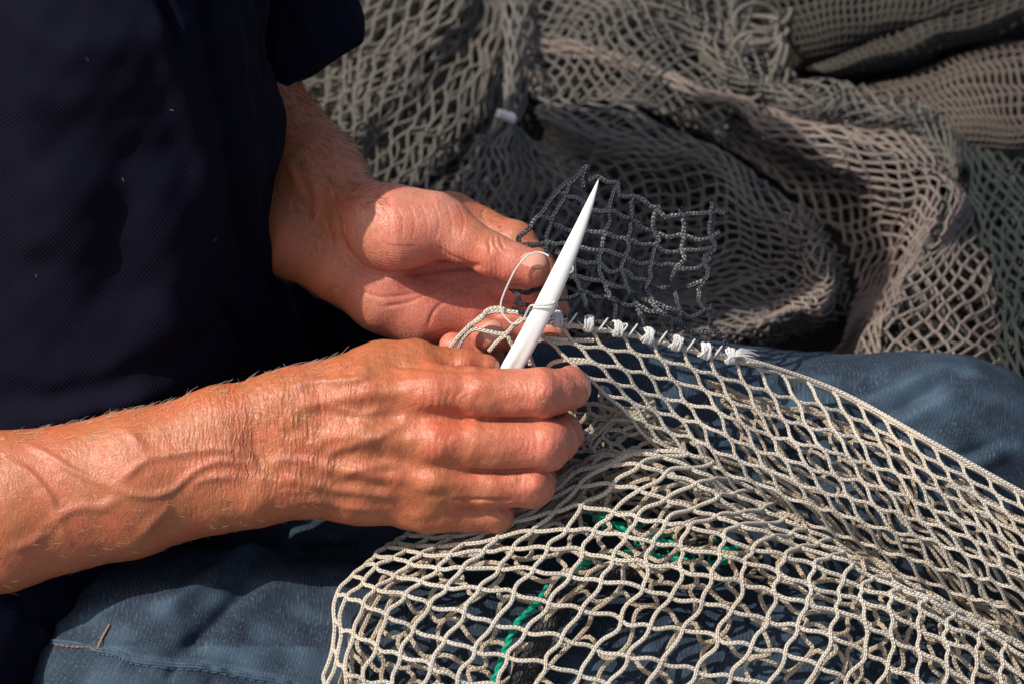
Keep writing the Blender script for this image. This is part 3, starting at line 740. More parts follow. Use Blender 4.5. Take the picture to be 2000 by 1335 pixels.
sp2_ = on_j(catmull(np.array(seam, float), 220), 1.0)
sm_ = [sp2_ + np.array([0, d_, 0]) for d_ in (3, 8)]
v, f, u = tubes(sm_, 3.6, 8); o = new_mesh('side_seam', v, f, M_denim, jeans, uv=u, attrs={'wear': np.full(len(v), 0.55)})
sp3_ = on_j(catmull(np.array(seam, float) + np.array([0, 13.0]), 220), 1.5)[45:]
v, f, u = tubes([sp3_[a:a + 4] for a in range(0, len(sp3_) - 4, 5)], 1.2, 6); new_mesh('seam_stitching', v, f, M_denim, jeans, uv=u, attrs={'wear': np.ones(len(v))})
# ------------------------------------------------------------------ needle
ax_pts = catmull(np.array([(1169.5, 350, 42), (1153, 395, 38), (1131, 450, 30), (1107, 505, 24), (1084, 556, 14), (1060, 606, 4), (1028, 668, -10), (1001, 716, -22), (982, 752, -32)], float), 60)
rad = np.interp(np.linspace(0, 1, 60), [0, 0.03, 0.14, 0.28, 0.42, 0.56, 0.8, 1.0], [0.6, 2.5, 7.8, 13.2, 17.0, 19.3, 20.4, 20.6])
Tn = np.gradient(ax_pts, axis=0); Tn /= np.linalg.norm(Tn, axis=1, keepdims=True)
sd_ = np.cross(Tn, [0, 0, 1.0]); sd_ /= np.linalg.norm(sd_, axis=1, keepdims=True); up_ = np.cross(sd_, Tn)
ns = 32; an = np.arange(ns) * 2 * np.pi / ns
cs = np.cos(an); sn = np.sin(an)
flat = np.clip((np.linspace(0, 1, 60) - 0.62) / 0.3, 0, 1)[:, None]
prof_u = np.sign(cs)[None] * np.abs(cs)[None] ** (1 - 0.15 * flat)
prof_w = (np.sign(sn) * np.abs(sn))[None] * 0.52 * (1 - 0.42 * flat * np.clip((cs[None] + 0.15) * 4, 0, 1))
vn = ax_pts[:, None] + (sd_[:, None] * prof_u[..., None] + up_[:, None] * prof_w[..., None]) * rad[:, None, None]
idx = np.arange(60 * ns).reshape(60, ns); nx_ = np.roll(idx, -1, 1)
fn = np.stack([idx[:-1], nx_[:-1], nx_[1:], idx[1:]], -1).reshape(-1, 4)
caps = np.array([(idx[e, i], idx[e, i + 1], idx[e, ns - 2 - i], idx[e, ns - 1 - i]) for e in (0, 59) for i in range(ns // 2 - 1)])
needle = thing('netting_needle', 'smooth white plastic fid with a sharp tip held upright between the two hands', 'needle', W((999, 716, -22)))
new_mesh('needle_shaft', vn.reshape(-1, 3), np.concatenate([fn, caps]), M_needle, needle)

# ------------------------------------------------------------------ cream net on the lap
cream = thing('cream_net', 'cream braided fishing net spread in folds over the jeans', 'fishing net', W((1300, 1000, -150)))
def netting(name, lines, r, m_, parent, sides=6, stuff=False):
    v, f, u = tubes(lines, r, sides); o = new_mesh(name, v, f, m_, parent, uv=u)
    if stuff: o['kind'] = 'stuff'
    return o
G1 = [[(1027, 624, -30), (1267, 660, -75), (1430, 698, -120), (1628, 764, -215), (1818, 866, -150), (2035, 985, -150), (2260, 1090, -200)],
      [(1110, 703, -50), (1317, 742, -85), (1480, 804, -115), (1680, 860, -140), (1866, 945, -120), (2075, 1060, -120), (2300, 1170, -170)],
      [(1188, 772, -85), (1369, 831, -105), (1537, 900, -115), (1735, 955, -120), (1915, 1030, -110), (2115, 1140, -120), (2330, 1250, -170)],
      [(1262, 848, -120), (1420, 925, -135), (1590, 985, -135), (1790, 1050, -130), (1962, 1110, -125), (2150, 1215, -135), (2360, 1320, -180)],
      [(1372, 935, -185), (1500, 1010, -195), (1660, 1080, -200), (1850, 1150, -190), (2020, 1210, -180), (2190, 1300, -190), (2390, 1400, -220)],
      [(1480, 990, -250), (1590, 1060, -260), (1730, 1130, -265), (1900, 1220, -250), (2070, 1300, -230), (2230, 1380, -230), (2420, 1480, -250)]]
s1 = Surf(G1, [0, 4, 7, 11, 15, 19, 23], [0, 2, 4, 6, 8, 10])
def p1(p, x, y):
    p = p.copy(); q = p * 1.0
    a = np.clip(y / 3, 0, 1)
    p[..., 0] += 3.0 * noise(q, 130, 1) * a; p[..., 1] += 3.0 * noise(q, 110, 2) * a; p[..., 2] += 9 * noise(q, 170, 3) * a
    return p
LB_ALL = net_iso(s1, 0, 23, 0, 10, sub=8, wob=0.05, post=p1, warp=0.06)
for l_ in LB_ALL: netting('net_cord', [l_], 3.8, M_cream, cream)
def under(dz, dx, dy, amp, seed):
    def f_(p, x, y):
        p = p.copy(); p[..., 0] += dx + amp * noise(p, 150, seed); p[..., 1] += dy + amp * noise(p, 130, seed + 1)
        p[..., 2] += dz + 14 * noise(p, 160, seed + 2); return p
    return f_
# the lower layer of the same flap, seen through the upper one
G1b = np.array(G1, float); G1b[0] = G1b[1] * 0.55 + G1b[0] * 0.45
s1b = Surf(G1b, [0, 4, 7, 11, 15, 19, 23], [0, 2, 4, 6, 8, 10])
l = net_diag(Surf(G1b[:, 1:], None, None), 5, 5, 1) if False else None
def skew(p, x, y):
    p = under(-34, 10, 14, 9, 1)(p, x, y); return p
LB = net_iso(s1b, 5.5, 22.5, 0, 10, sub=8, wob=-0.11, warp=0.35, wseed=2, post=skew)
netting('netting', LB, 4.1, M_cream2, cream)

G2 = [[(620, 1260, 30), (664, 1370, 92), (850, 1440, 122), (1110, 1500, 110), (1370, 1560, 90), (1620, 1640, 60), (1860, 1740, 0)],
      [(640, 1130, -85), (705, 1185, 50), (934, 1268, 84), (1195, 1335, 72), (1460, 1400, 60), (1700, 1500, 30), (1930, 1600, -20)],
      [(680, 1050, -150), (805, 1103, 14), (1050, 1111, 48), (1305, 1160, 58), (1560, 1222, 35), (1790, 1330, 0), (2000, 1450, -40)],
      [(735, 1035, -190), (885, 1046, -75), (1130, 1000, -10), (1352, 1032, 15), (1590, 1105, -10), (1800, 1190, -40), (2010, 1320, -80)],
      [(840, 1010, -230), (1010, 962, -130), (1243, 904, -50), (1450, 1003, -70), (1640, 1080, -90), (1830, 1172, -100), (2020, 1280, -120)],
      [(930, 980, -270), (1130, 900, -170), (1340, 885, -125), (1520, 985, -190), (1690, 1085, -210), (1860, 1185, -200), (2040, 1290, -190)]]
G2 = np.array(G2, float); G2 = np.concatenate([G2, G2[:, -1:] * 2 - G2[:, -2:-1]], 1)
s2 = Surf(G2, [0, 4, 8, 12, 16, 20, 24, 28], [-1, 2, 5, 8, 10, 12])
def p2(p, x, y):
    p = p.copy(); p[..., 0] += 4.5 * noise(p, 130, 1); p[..., 1] += 4.0 * noise(p, 120, 2); p[..., 2] += 8 * noise(p, 180, 4); return p
N2_ = net_iso(s2, 2, 28, -1, 12, sub=8, wob=-0.05, warp=0.08, wseed=1, post=p2); LB_ALL = LB_ALL + N2_
for l_ in N2_: netting('net_cord', [l_], 4.7, M_cream, cream)
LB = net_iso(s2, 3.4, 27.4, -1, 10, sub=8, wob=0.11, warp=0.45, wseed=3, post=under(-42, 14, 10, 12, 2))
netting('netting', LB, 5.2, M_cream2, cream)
fzl = []
for q in range(900):
    ln_ = LB_ALL[random.randrange(len(LB_ALL))]; i = random.randrange(1, len(ln_) - 1); c = ln_[i] + np.random.normal(0, 2.5, 3) + np.array([0, 0, 3]); d = np.random.normal(0, 1, 3); d[2] = abs(d[2]); d *= random.uniform(3, 9) / np.linalg.norm(d)
    fzl.append(catmull(np.array([c, c + d * 0.6 + np.random.normal(0, 1.5, 3), c + d + np.random.normal(0, 2.5, 3)]), 5))
v, f, u = tubes(fzl, 0.32, 3, [1, .8, .4]); o = new_mesh('fibre_fuzz', v, f, M_cream, cream, uv=u); o['kind'] = 'stuff'
# crumpled net between the fingers and the mound
G3 = [[(1080, 800, -110), (1150, 790, -105), (1230, 805, -110), (1330, 850, -140), (1450, 920, -200)],
      [(1070, 860, -130), (1140, 850, -100), (1230, 860, -125), (1340, 905, -170), (1480, 980, -230)],
      [(1050, 920, -140), (1130, 905, -125), (1220, 915, -145), (1330, 950, -190), (1500, 1040, -250)],
      [(1010, 975, -150), (1100, 960, -130), (1210, 965, -150), (1340, 1010, -190), (1530, 1090, -250)],
      [(960, 1020, -160), (1080, 1015, -140), (1200, 1020, -150), (1350, 1070, -190), (1550, 1130, -250)]]
def crumple(amp, sc, dz, seed):
    def f_(p, x, y):
        p = p.copy(); q = p.copy()
        p[..., 0] += amp * noise(q, sc, seed); p[..., 1] += amp * noise(q, sc, seed + 1); p[..., 2] += dz + amp * 0.9 * noise(q, sc, seed + 2); return p
    return f_
s3 = Surf(G3)
v3 = net_iso(Surf(G3, [0, 3, 6, 9, 12], [0, 3, 6, 9, 12]), 0, 12, 0, 12, sub=8, wob=0.12, warp=0.5, wseed=2, post=crumple(15, 95, -12, 1))
v3 += net_iso(Surf(G3, [0, 2, 4, 6, 8], [0, 2, 4, 6, 8]), 0, 8, 0, 8, sub=10, wob=0.12, warp=0.6, wseed=4, post=crumple(22, 80, -50, 3))
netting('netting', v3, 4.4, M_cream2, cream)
# cords of the net's edge that pass round the fingertips
edge_cords = [
    [(868, 706, -60), (884, 672, -52), (905, 648, -46), (925, 630, -42), (950, 612, -38), (975, 608, -34), (1022, 612, -30), (1070, 622, -34)],
    [(890, 690, -60), (905, 660, -50), (925, 643, -44), (950, 647, -42), (985, 652, -40), (1003, 636, -36), (1022, 620, -30)],
    [(955, 686, -48), (970, 668, -44), (988, 656, -40), (998, 668, -44), (1004, 680, -50)],
    [(1036, 712, -70), (1030, 690, -66), (1036, 676, -58), (1062, 662, -48), (1110, 664, -44)],
    [(1160, 664, -56), (1110, 664, -50), (1062, 662, -48), (1040, 640, -38), (1026, 622, -32)],
    [(1044, 722, -76), (1036, 700, -74), (1028, 684, -66)],
    [(1066, 722, -66), (1080, 708, -58), (1110, 702, -52), (1150, 704, -55)],
    [(915, 636, -42), (940, 622, -38), (952, 606, -36), (976, 602, -34), (1000, 612, -32)]]
netting('edge_cord', [smooth_line(c, 5) for c in edge_cords], 4.8, M_cream, cream)
# border cord: along the seam, then on down the far edge
top = [s1(np.array([x]), np.array([0.0]))[0] for x in np.linspace(7, 22, 30)]
netting('border_cord', [smooth_line(np.array(top) + np.array([0, -5, 4]), 6), smooth_line(np.array(top) + np.array([3, 4, -8]), 6)], 4.6, M_cream, cream)
seam_pts = [(1018, 616, -24), (1090, 623, -38), (1150, 632, -48), (1208, 642, -58), (1266, 655, -70), (1322, 670, -84), (1378, 685, -100), (1436, 697, -118), (1490, 706, -135)]
netting('border_cord', [smooth_line(np.array(seam_pts) + [0, 7, -2], 5)], 4.6, M_cream, cream)

# ------------------------------------------------------------------ dark net patch
dark = thing('dark_net_patch', 'small square patch of stiff dark braided net being laced to the cream net', 'net patch', W((1200, 560, -110)))
def c4(pts, w0):
    return np.array([(950 + a / 3.178, 300 + b / 3.178, w0(950 + a / 3.178, 300 + b / 3.178)) for a, b in pts])
def wd(u_, v_):
    base = np.interp(v_, [320, 450, 560, 610, 690], [-105, -125, -95, -40, -75])
    return base - np.interp(u_, [1000, 1150, 1450], [12, 0, -10 + 30]) + 6 * math.sin(u_ / 37) + 6 * math.sin(v_ / 29) - max(0, (u_ - 1100)) * 0.16 * (1 if v_ > 560 else 0.4)
dark_lines = [
    [(640, 85), (600, 95), (575, 140), (520, 170), (470, 205), (440, 240), (380, 320), (310, 405), (250, 480), (200, 525), (215, 575)],
    [(600, 215), (595, 160), (610, 100)], [(560, 150), (515, 195), (490, 265), (440, 350), (410, 415), (385, 500), (370, 550), (372, 615)],
    [(640, 160), (690, 145), (750, 175), (815, 192), (830, 262), (910, 270), (990, 300), (1060, 350), (1110, 385), (1210, 380), (1300, 375), (1400, 370), (1485, 365)],
    [(815, 195), (780, 270), (765, 360), (770, 420), (735, 495), (725, 560), (712, 620), (700, 680), (712, 750), (735, 810), (775, 895), (800, 960), (808, 1040)],
    [(910, 260), (903, 340), (908, 415), (885, 525), (885, 590), (855, 645), (845, 715), (865, 790), (895, 870), (935, 945), (965, 1000), (990, 1075)],
    [(1070, 320), (1040, 390), (1042, 480), (1070, 530), (1048, 580), (1025, 690), (1020, 760), (1005, 800), (1012, 870), (1050, 950), (1110, 1000), (1150, 1050), (1160, 1110)],
    [(1205, 345), (1225, 430), (1225, 510), (1210, 605), (1235, 660), (1180, 700), (1158, 770), (1170, 850), (1185, 920), (1205, 990), (1215, 1040)],
    [(1400, 295), (1398, 375), (1385, 450), (1395, 510), (1415, 560), (1410, 600), (1360, 640), (1350, 690), (1375, 720), (1350, 800), (1320, 850), (1325, 920), (1355, 970), (1385, 1020), (1410, 1080), (1470, 1150), (1510, 1220)],
    [(585, 480), (575, 560), (545, 645), (548, 720), (560, 780), (595, 860), (620, 920), (628, 1000)],
    [(440, 240), (500, 262), (550, 280), (600, 300), (650, 345), (700, 358), (765, 358), (830, 385), (905, 410), (960, 460), (1040, 485), (1130, 515), (1225, 508), (1300, 535), (1390, 518), (1445, 490)],
    [(310, 402), (350, 388), (410, 415), (450, 450), (520, 475), (600, 478), (670, 485), (738, 492), (800, 525), (885, 530), (960, 565), (1050, 575), (1130, 620), (1210, 605), (1300, 595), (1410, 590)],
    [(215, 575), (290, 572), (370, 548), (430, 562), (500, 560), (570, 572), (640, 600), (712, 598), (780, 620), (858, 640), (930, 680), (1025, 688), (1110, 692), (1180, 690), (1230, 722), (1300, 715), (1355, 680), (1390, 650)],
    [(430, 610), (480, 635), (545, 650), (620, 680), (700, 680), (770, 735), (845, 722), (920, 770), (1005, 800), (1070, 835), (1160, 842), (1240, 830), (1320, 800), (1350, 790)],
    [(430, 770), (480, 778), (555, 762), (640, 780), (725, 795), (800, 825), (870, 842), (950, 895), (1040, 920), (1110, 955), (1200, 978), (1260, 1015), (1340, 985), (1395, 955)],
    [(390, 900), (430, 910), (520, 895), (595, 862), (680, 885), (775, 898), (840, 935), (925, 945), (1010, 975), (1100, 1000), (1170, 1050), (1240, 1080), (1300, 1110), (1370, 1112), (1440, 1105)],
    [(160, 850), (220, 862), (270, 855), (330, 838), (400, 800)], [(200, 855), (205, 900), (190, 925), (230, 935), (290, 950)], [(395, 890), (420, 930), (432, 975)],
    [(1100, 1000), (1180, 1040), (1260, 1090), (1310, 1140), (1345, 1180)],
    [(205, 985), (300, 988), (400, 990), (500, 1000), (600, 1012), (700, 1030), (800, 1050), (900, 1078), (1020, 1110), (1100, 1135), (1200, 1160), (1300, 1185), (1420, 1215)],
    [(160, 968), (190, 975)]]
for q, c in enumerate(dark_lines):
    p = c4(c, wd)
    if q == len(dark_lines) - 2: p[:, 1] = np.interp(p[:, 0], [a[0] for a in seam_pts], [a[1] for a in seam_pts]) - 6
    if q == len(dark_lines) - 2: p[:, 2] = np.interp(p[:, 0], [a[0] for a in seam_pts], [a[2] + 4 for a in seam_pts])
    p = smooth_line(p, 3.5); p += 1.2 * np.stack([noise(p, 23, 1), noise(p, 27, 2), noise(p, 31, 3)], -1); p[:, :2] += 0.7 * np.stack([np.sin(p[:, 1] / 7 + q), np.cos(p[:, 0] / 6 + q)], 1)
    v, f, u = tubes([p], 4.9, 8); new_mesh('net_cord', v, f, M_dark, dark, uv=u)
# frayed cut ends and the small knots where cords cross
ends = [(640, 85), (600, 218), (815, 190), (1070, 320), (1205, 345), (1400, 292), (1490, 362), (1445, 488), (1392, 648), (1390, 950), (200, 522), (160, 850), (160, 968), (190, 925), (690, 140), (1350, 790)]
nl = []
for e in ends:
    p = c4([e], wd)[0]
    for q in range(5):
        d = np.random.normal(0, 1, 3); d /= np.linalg.norm(d)
        nl.append(np.array([p - d * 3.0, p + d * 2.0 + np.random.normal(0, 1, 3), p + d * 6.5]))
v, f, u = tubes([catmull(a, 5) for a in nl], 1.9, 5); o = new_mesh('cut_end', v, f, M_dark, dark, uv=u); o['kind'] = 'stuff'

# ------------------------------------------------------------------ white lacing twine
twine = thing('white_twine', 'thin white twine lacing the dark patch to the cream net in neat knots', 'twine', W((1090, 620, -30)))
sp_ = smooth_line(seam_pts, 4); sxy = sp_[:, 0]
def at(u_): return np.array([np.interp(u_, sxy, sp_[:, i]) for i in range(3)])
knots = [1088, 1150, 1208, 1266, 1322, 1377, 1428]
for q, kx in enumerate(knots):
    c = at(kx); t = at(kx + 4) - at(kx - 4); t /= np.linalg.norm(t)
    ls = []; sdv = np.cross(t, [0, 0, 1]); sdv /= np.linalg.norm(sdv); upv = np.cross(sdv, t)
    for w_ in range(17):
        k1 = random.uniform(-0.75, 0.75) if w_ > 5 else random.uniform(-0.2, 0.2)
        e1 = sdv + t * k1; e1 /= np.linalg.norm(e1); e2 = upv + t * random.uniform(-0.4, 0.4); e2 /= np.linalg.norm(e2)
        c0 = c + t * random.uniform(-6.5, 6.5) + np.array([0, 0, 1]); r1 = random.uniform(13, 16.5) - abs(k1) * 2; r2 = random.uniform(10.5, 13.5)
        a = np.linspace(0, 2 * np.pi, 19)
        ls.append(c0 + e1 * (np.cos(a) * r1)[:, None] + e2 * (np.sin(a) * r2)[:, None])
    v, f, u = tubes(ls, 2.1, 6); new_mesh('knot', v, f, M_white, twine, uv=u)
for a_, b_ in zip([1030] + knots[:-1], knots):
    c = at((a_ + b_) / 2); a = np.linspace(-1.9, 1.7, 14)
    sway = random.uniform(-2, 2)
    v, f, u = tubes([c + np.array([0, -1, 0]) + np.stack([9 * np.sin(a) + sway, -12 * np.sin(a) * 1.0 - 2, 11 * np.cos(a)], 1)], 2.0, 6)
    new_mesh('stitch', v, f, M_white, twine, uv=u)
run = [smooth_line([at(x_) + np.array([0, 7 * math.sin(x_ / 9), 6]) for x_ in range(1030, 1430, 7)], 4)]
v, f, u = tubes(run, 1.3, 5); new_mesh('running_thread', v, f, M_white, twine, uv=u)
loop = smooth_line([(1112, 534, -20), (1118, 530, -10), (1119, 521, -8), (1110, 518, -16), (1100, 524, -30)], 3)
big = smooth_line([(1072, 500, 6), (1060, 494, 0), (1045, 493, -4), (1028, 502, -6), (1008, 525, -8), (990, 560, -14), (979, 590, -20), (980, 608, -20), (992, 625, -18), (1003, 632, -16), (1020, 626, -10), (1034, 600, 10), (1042, 596, 20), (1060, 596, 24), (1078, 594, 22), (1086, 590, 8), (1088, 600, -12), (1075, 614, -22)], 4)
v, f, u = tubes([loop, big], 1.9, 6); new_mesh('loose_loop', v, f, M_white, twine, uv=u)
tail = [smooth_line([(1430, 696, -100), (1445, 688 + q * 2.2, -96), (1462 + q * 2, 688 + q * 2.4 + random.uniform(-2, 2), -100), (1478 + random.uniform(-10, 8), 692 + q * 2 + random.uniform(-5, 5), -108)], 4) for q in range(-3, 4)]
v, f, u = tubes(tail, 1.5, 5, [1, 1, 0.4]); new_mesh('frayed_tail', v, f, M_white, twine, uv=u)

# ------------------------------------------------------------------ rope under the net
rope = thing('green_black_rope', 'twisted black rope with a bright green strand lying under the cream net', 'rope', W((1010, 1230, -30)))
path = smooth_line([(945, 1380, 66), (972, 1310, 58), (990, 1260, 52), (1010, 1215, 46), (1045, 1180, 30), (1080, 1135, -4), (1120, 1112, -12), (1175, 1085, -30), (1240, 1080, -50), (1310, 1090, -60), (1390, 1100, -70), (1450, 1085, -100)], 3)
path2 = smooth_line([(1165, 1010, -60), (1200, 1025, -55), (1255, 1045, -50), (1310, 1060, -50), (1370, 1078, -60), (1440, 1070, -90)], 3)
path3 = smooth_line([(1000, 1390, 40), (1030, 1300, 32), (1062, 1230, 20), (1105, 1160, -20), (1190, 1110, -50), (1270, 1100, -75), (1380, 1080, -90), (1460, 1100, -130)], 3)
def strands(path, n, R_, pitch, ph=0):
    T_ = np.gradient(path, axis=0); T_ /= np.linalg.norm(T_, axis=1, keepdims=True)
    A_ = np.cross(T_, [0, 0, 1.0]); A_ /= np.linalg.norm(A_, axis=1, keepdims=True); B_ = np.cross(A_, T_)
    s_ = np.concatenate([[0], np.cumsum(np.linalg.norm(np.diff(path, axis=0), axis=1))])
    return [path + A_ * (R_ * np.cos(s_ / pitch * 6.283 + ph + q * 6.283 / n))[:, None] + B_ * (R_ * np.sin(s_ / pitch * 6.283 + ph + q * 6.283 / n))[:, None] for q in range(n)]
a = strands(path3, 3, 11, 60)
v, f, u = tubes(a, 15, 8); new_mesh('black_strand', v, f, M_black, rope, uv=u)
a = strands(path + np.array([0, 0, 10]), 2, 3.2, 40) + strands(path2 + np.array([0, 0, 8]), 2, 3.4, 34)
v, f, u = tubes(a, 4.2, 8); new_mesh('green_strand', v, f, M_green, rope, uv=u)
fz = []
for q in range(90):
    i = random.randrange(len(path3) - 2); c = path3[i] + np.random.normal(0, 12, 3); d = np.random.normal(0, 1, 3) * 14
    fz.append(catmull(np.array([c, c + d * 0.5 + np.random.normal(0, 4, 3), c + d]), 6))
v, f, u = tubes(fz, 2.2, 5); o = new_mesh('frayed_yarn', v, f, M_black, rope, uv=u); o['kind'] = 'stuff'
fz = []
for q in range(55):
    i = random.randrange(len(path2) - 2); c = path2[i] + np.random.normal(0, 9, 3); d = np.random.normal(0, 1, 3) * 11
    fz.append(catmull(np.array([c, c + d * 0.5 + np.random.normal(0, 4, 3), c + d]), 6))
v, f, u = tubes(fz, 2.4, 5); o = new_mesh('frayed_yarn', v, f, M_green, rope, uv=u); o['kind'] = 'stuff'

# ------------------------------------------------------------------ heap of nets behind
heap = thing('grey_net_heap', 'big blurred heap of grey brown fishing nets piled in swirling folds behind the man', 'fishing net', W((1300, 500, -1500)) * np.array([1, 1, 0]))
K = [(1040, 190), (1200, 215), (1360, 270), (1480, 345), (1570, 425), (1625, 505), (1632, 575), (1570, 630), (1450, 665), (1300, 680), (1130, 690)]
Ki = [(1060, 255), (1200, 285), (1330, 330), (1430, 390), (1510, 455), (1565, 520), (1560, 575), (1500, 610), (1400, 635), (1280, 650), (1130, 660)]
Kc = [(1060, 330), (1190, 350), (1290, 390), (1370, 440), (1430, 490), (1470, 530), (1455, 570), (1400, 595), (1330, 612), (1240, 625), (1130, 635)]
Kd = [(1040, 430), (1150, 440), (1230, 460), (1290, 490), (1330, 520), (1350, 548), (1340, 570), (1300, 585), (1250, 592), (1190, 600), (1110, 605)]
def lift_(pts, w_): return [(a, b, (w_[i] if hasattr(w_, '__len__') else w_)) for i, (a, b) in enumerate(pts)]
def bw(v_, extra=0): return -640 - (700 - v_) * 0.95 + extra
def z(pts, extra): return [(a, b, bw(b, extra if not hasattr(extra, '__len__') else extra[i])) for i, (a, b) in enumerate(pts)]
def folds(amp, n, ny=None, ph=0.0, amp2=6, nx=1.0, noise_s=260, jx=8, seed=1):
    def f_(p, x, y):
        p = p.copy(); q = p.copy(); p[..., 2] += amp * np.sin(2 * np.pi * n * x / nx + ph + 0.8 * np.sin(y * 0.7)) + 10 * noise(q, noise_s, seed)
        p[..., 0] += jx * noise(q, 170, seed + 1); p[..., 1] += jx * noise(q, 150, seed + 2); return p
    return f_
def sheet(grid, nx, ny, r, m_, layers=2, fold=None, name='netting', dz=-38, wob=0.045, warp=0.12, sides=5, sub=4, off=0.0):
    g_ = np.asarray(grid, float); nx, ny, r = round(nx * 1.08), round(ny * 1.08), r * 0.82
    for L_ in range(layers):
        gg = g_.copy(); gg[..., 2] += dz * L_; gg[..., 0] += 17 * L_; gg[..., 1] += 9 * L_
        R_, C_ = gg.shape[:2]
        sf = Surf(gg, np.linspace(0, nx, C_), np.linspace(0, ny, R_))
        netting(name, net_diag(sf, nx, ny, sub=sub, wob=wob, warp=warp + 0.12 * L_, wseed=L_, post=fold, off=off + 0.37 * L_), r, m_ if not isinstance(m_, list) else m_[min(L_, len(m_) - 1)], heap, sides)
# swirl in the middle
sheet([z(K, -20), z([((a + c) / 2, (b + d) / 2) for (a, b), (c, d) in zip(K, Ki)], 55), z(Ki, 10), z(Kc, -90), z(Kd, -150), z([(1000, 520), (1080, 520), (1130, 530), (1170, 540), (1200, 550), (1210, 558), (1200, 565), (1170, 572), (1130, 578), (1090, 582), (1060, 585)], -160)],
      26, 10, 3.9, [M_g2, M_g2], 2, folds(10, 3, nx=26, seed=1), sub=4)
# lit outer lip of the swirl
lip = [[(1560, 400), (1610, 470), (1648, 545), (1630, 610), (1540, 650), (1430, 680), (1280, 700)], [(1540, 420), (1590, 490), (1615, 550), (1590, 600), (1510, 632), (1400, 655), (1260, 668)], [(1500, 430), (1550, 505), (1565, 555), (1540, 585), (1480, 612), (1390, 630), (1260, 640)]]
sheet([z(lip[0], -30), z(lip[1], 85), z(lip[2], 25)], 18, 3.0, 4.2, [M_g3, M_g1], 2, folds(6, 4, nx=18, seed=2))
# valley and second ridge
Lr = [(1000, 60), (1200, 95), (1400, 180), (1560, 240), (1700, 285), (1800, 325), (1845, 385), (1820, 460), (1775, 530), (1740, 610), (1715, 700), (1690, 780)]
Lm = [(1020, 130), (1200, 155), (1380, 225), (1510, 300), (1610, 360), (1690, 410), (1730, 460), (1740, 520), (1720, 580), (1690, 640), (1660, 710), (1640, 780)]
Lk = [(1035, 170), (1200, 200), (1370, 255), (1490, 335), (1580, 410), (1640, 480), (1670, 540), (1670, 590), (1650, 640), (1620, 690), (1590, 730), (1560, 790)]
L1 = [((a + c) / 2, (b + d) / 2) for (a, b), (c, d) in zip(Lr, Lm)]
e_r = [10, 20, 40, 70, 120, 150, 160, 150, 130, 120, 100, 80]
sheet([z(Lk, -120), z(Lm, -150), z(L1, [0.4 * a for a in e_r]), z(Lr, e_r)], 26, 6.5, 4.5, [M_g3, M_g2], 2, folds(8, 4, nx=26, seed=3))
# right slope
Rr = [(1480, 150), (1620, 190), (1760, 215), (1850, 270), (1900, 350), (1925, 440), (1960, 530), (1980, 620), (1990, 700), (2010, 790)]
Lr2 = [(1480, 200), (1600, 250), (1720, 290), (1810, 330), (1848, 385), (1825, 460), (1780, 530), (1745, 610), (1720, 700), (1690, 790)]
Rm = [((a + c) / 2, (b + d) / 2) for (a, b), (c, d) in zip(Rr, Lr2)]
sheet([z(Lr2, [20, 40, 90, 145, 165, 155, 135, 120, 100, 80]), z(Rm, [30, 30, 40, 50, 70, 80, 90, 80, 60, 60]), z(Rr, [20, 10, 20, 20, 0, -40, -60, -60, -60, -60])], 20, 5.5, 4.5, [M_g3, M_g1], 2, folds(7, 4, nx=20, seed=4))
# grey roll along the top
Ra = [(1330, -60), (1420, 20), (1500, 110), (1580, 150), (1680, 165), (1780, 185), (1850, 240), (1890, 320)]
Rb = [(1200, -60), (1290, 50), (1400, 150), (1520, 215), (1640, 250), (1740, 265), (1810, 300), (1850, 360)]
Rc = [((a + c) / 2, (b + d) / 2) for (a, b), (c, d) in zip(Ra, Rb)]
sheet([z(Ra, 20), z(Rc, 120), z(Rb, 40)], 20, 4.0, 4.0, [M_g1, M_g2], 2, folds(14, 4, nx=20, seed=5), warp=0.3)
# loops hanging at the top
lp = []
for q in range(15):
    cx, cy = 1475 + random.uniform(-25, 25), 70 + random.uniform(-60, 90); rx_, ry_ = random.uniform(20, 62), random.uniform(26, 66)
    a = np.linspace(0, 6.3 * random.uniform(0.5, 1), 24); lp.append(np.stack([cx + rx_ * np.cos(a), cy + ry_ * np.sin(a), bw(cy, 70) + 30 * np.sin(a + q)], 1))
netting('loose_cord', lp, 4.6, M_g1, heap, 6)
# top centre
sheet([[(1010, -90, bw(-90, 20)), (1150, -90, bw(-90, 60)), (1300, -90, bw(-90, 60)), (1450, -80, bw(-80, 0))],
       [(1010, 20, bw(20, 0)), (1130, 0, bw(0, 60)), (1280, 10, bw(10, 80)), (1430, 60, bw(60, 10))],
       [(1020, 110, bw(110, -20)), (1130, 90, bw(90, 30)), (1260, 110, bw(110, 50)), (1420, 170, bw(170, 20))],
       [(1030, 200, bw(200, -60)), (1150, 190, bw(190, -40)), (1270, 210, bw(210, -20)), (1420, 270, bw(270, -20))]], 12, 8, 4.1, [M_g1, M_g2], 2, folds(10, 2, nx=12, seed=6), warp=0.25)
# upper left, long diamonds
sheet([[(380, 230, bw(230)), (520, 350, bw(350, 30)), (640, 460, bw(460, 0)), (800, 560, bw(560, -30))],
       [(470, 120, bw(120, 20)), (620, 250, bw(250, 60)), (740, 340, bw(340, 20)), (880, 430, bw(430, -40))],
       [(590, 0, bw(0, 30)), (720, 120, bw(120, 80)), (850, 210, bw(210, 20)), (950, 280, bw(280, -40))],
       [(700, -130, bw(-130, 40)), (830, -20, bw(-20, 80)), (930, 40, bw(40, 20)), (1000, 90, bw(90, -40))],
       [(760, -220, bw(-220, 40)), (880, -150, bw(-150, 80)), (960, -100, bw(-100, 20)), (1020, -60, bw(-60, -40))]], 13, 8.5, 4.4, [M_g1, M_g1, M_g2], 3, folds(26, 2.2, nx=11, seed=7), warp=0.15)
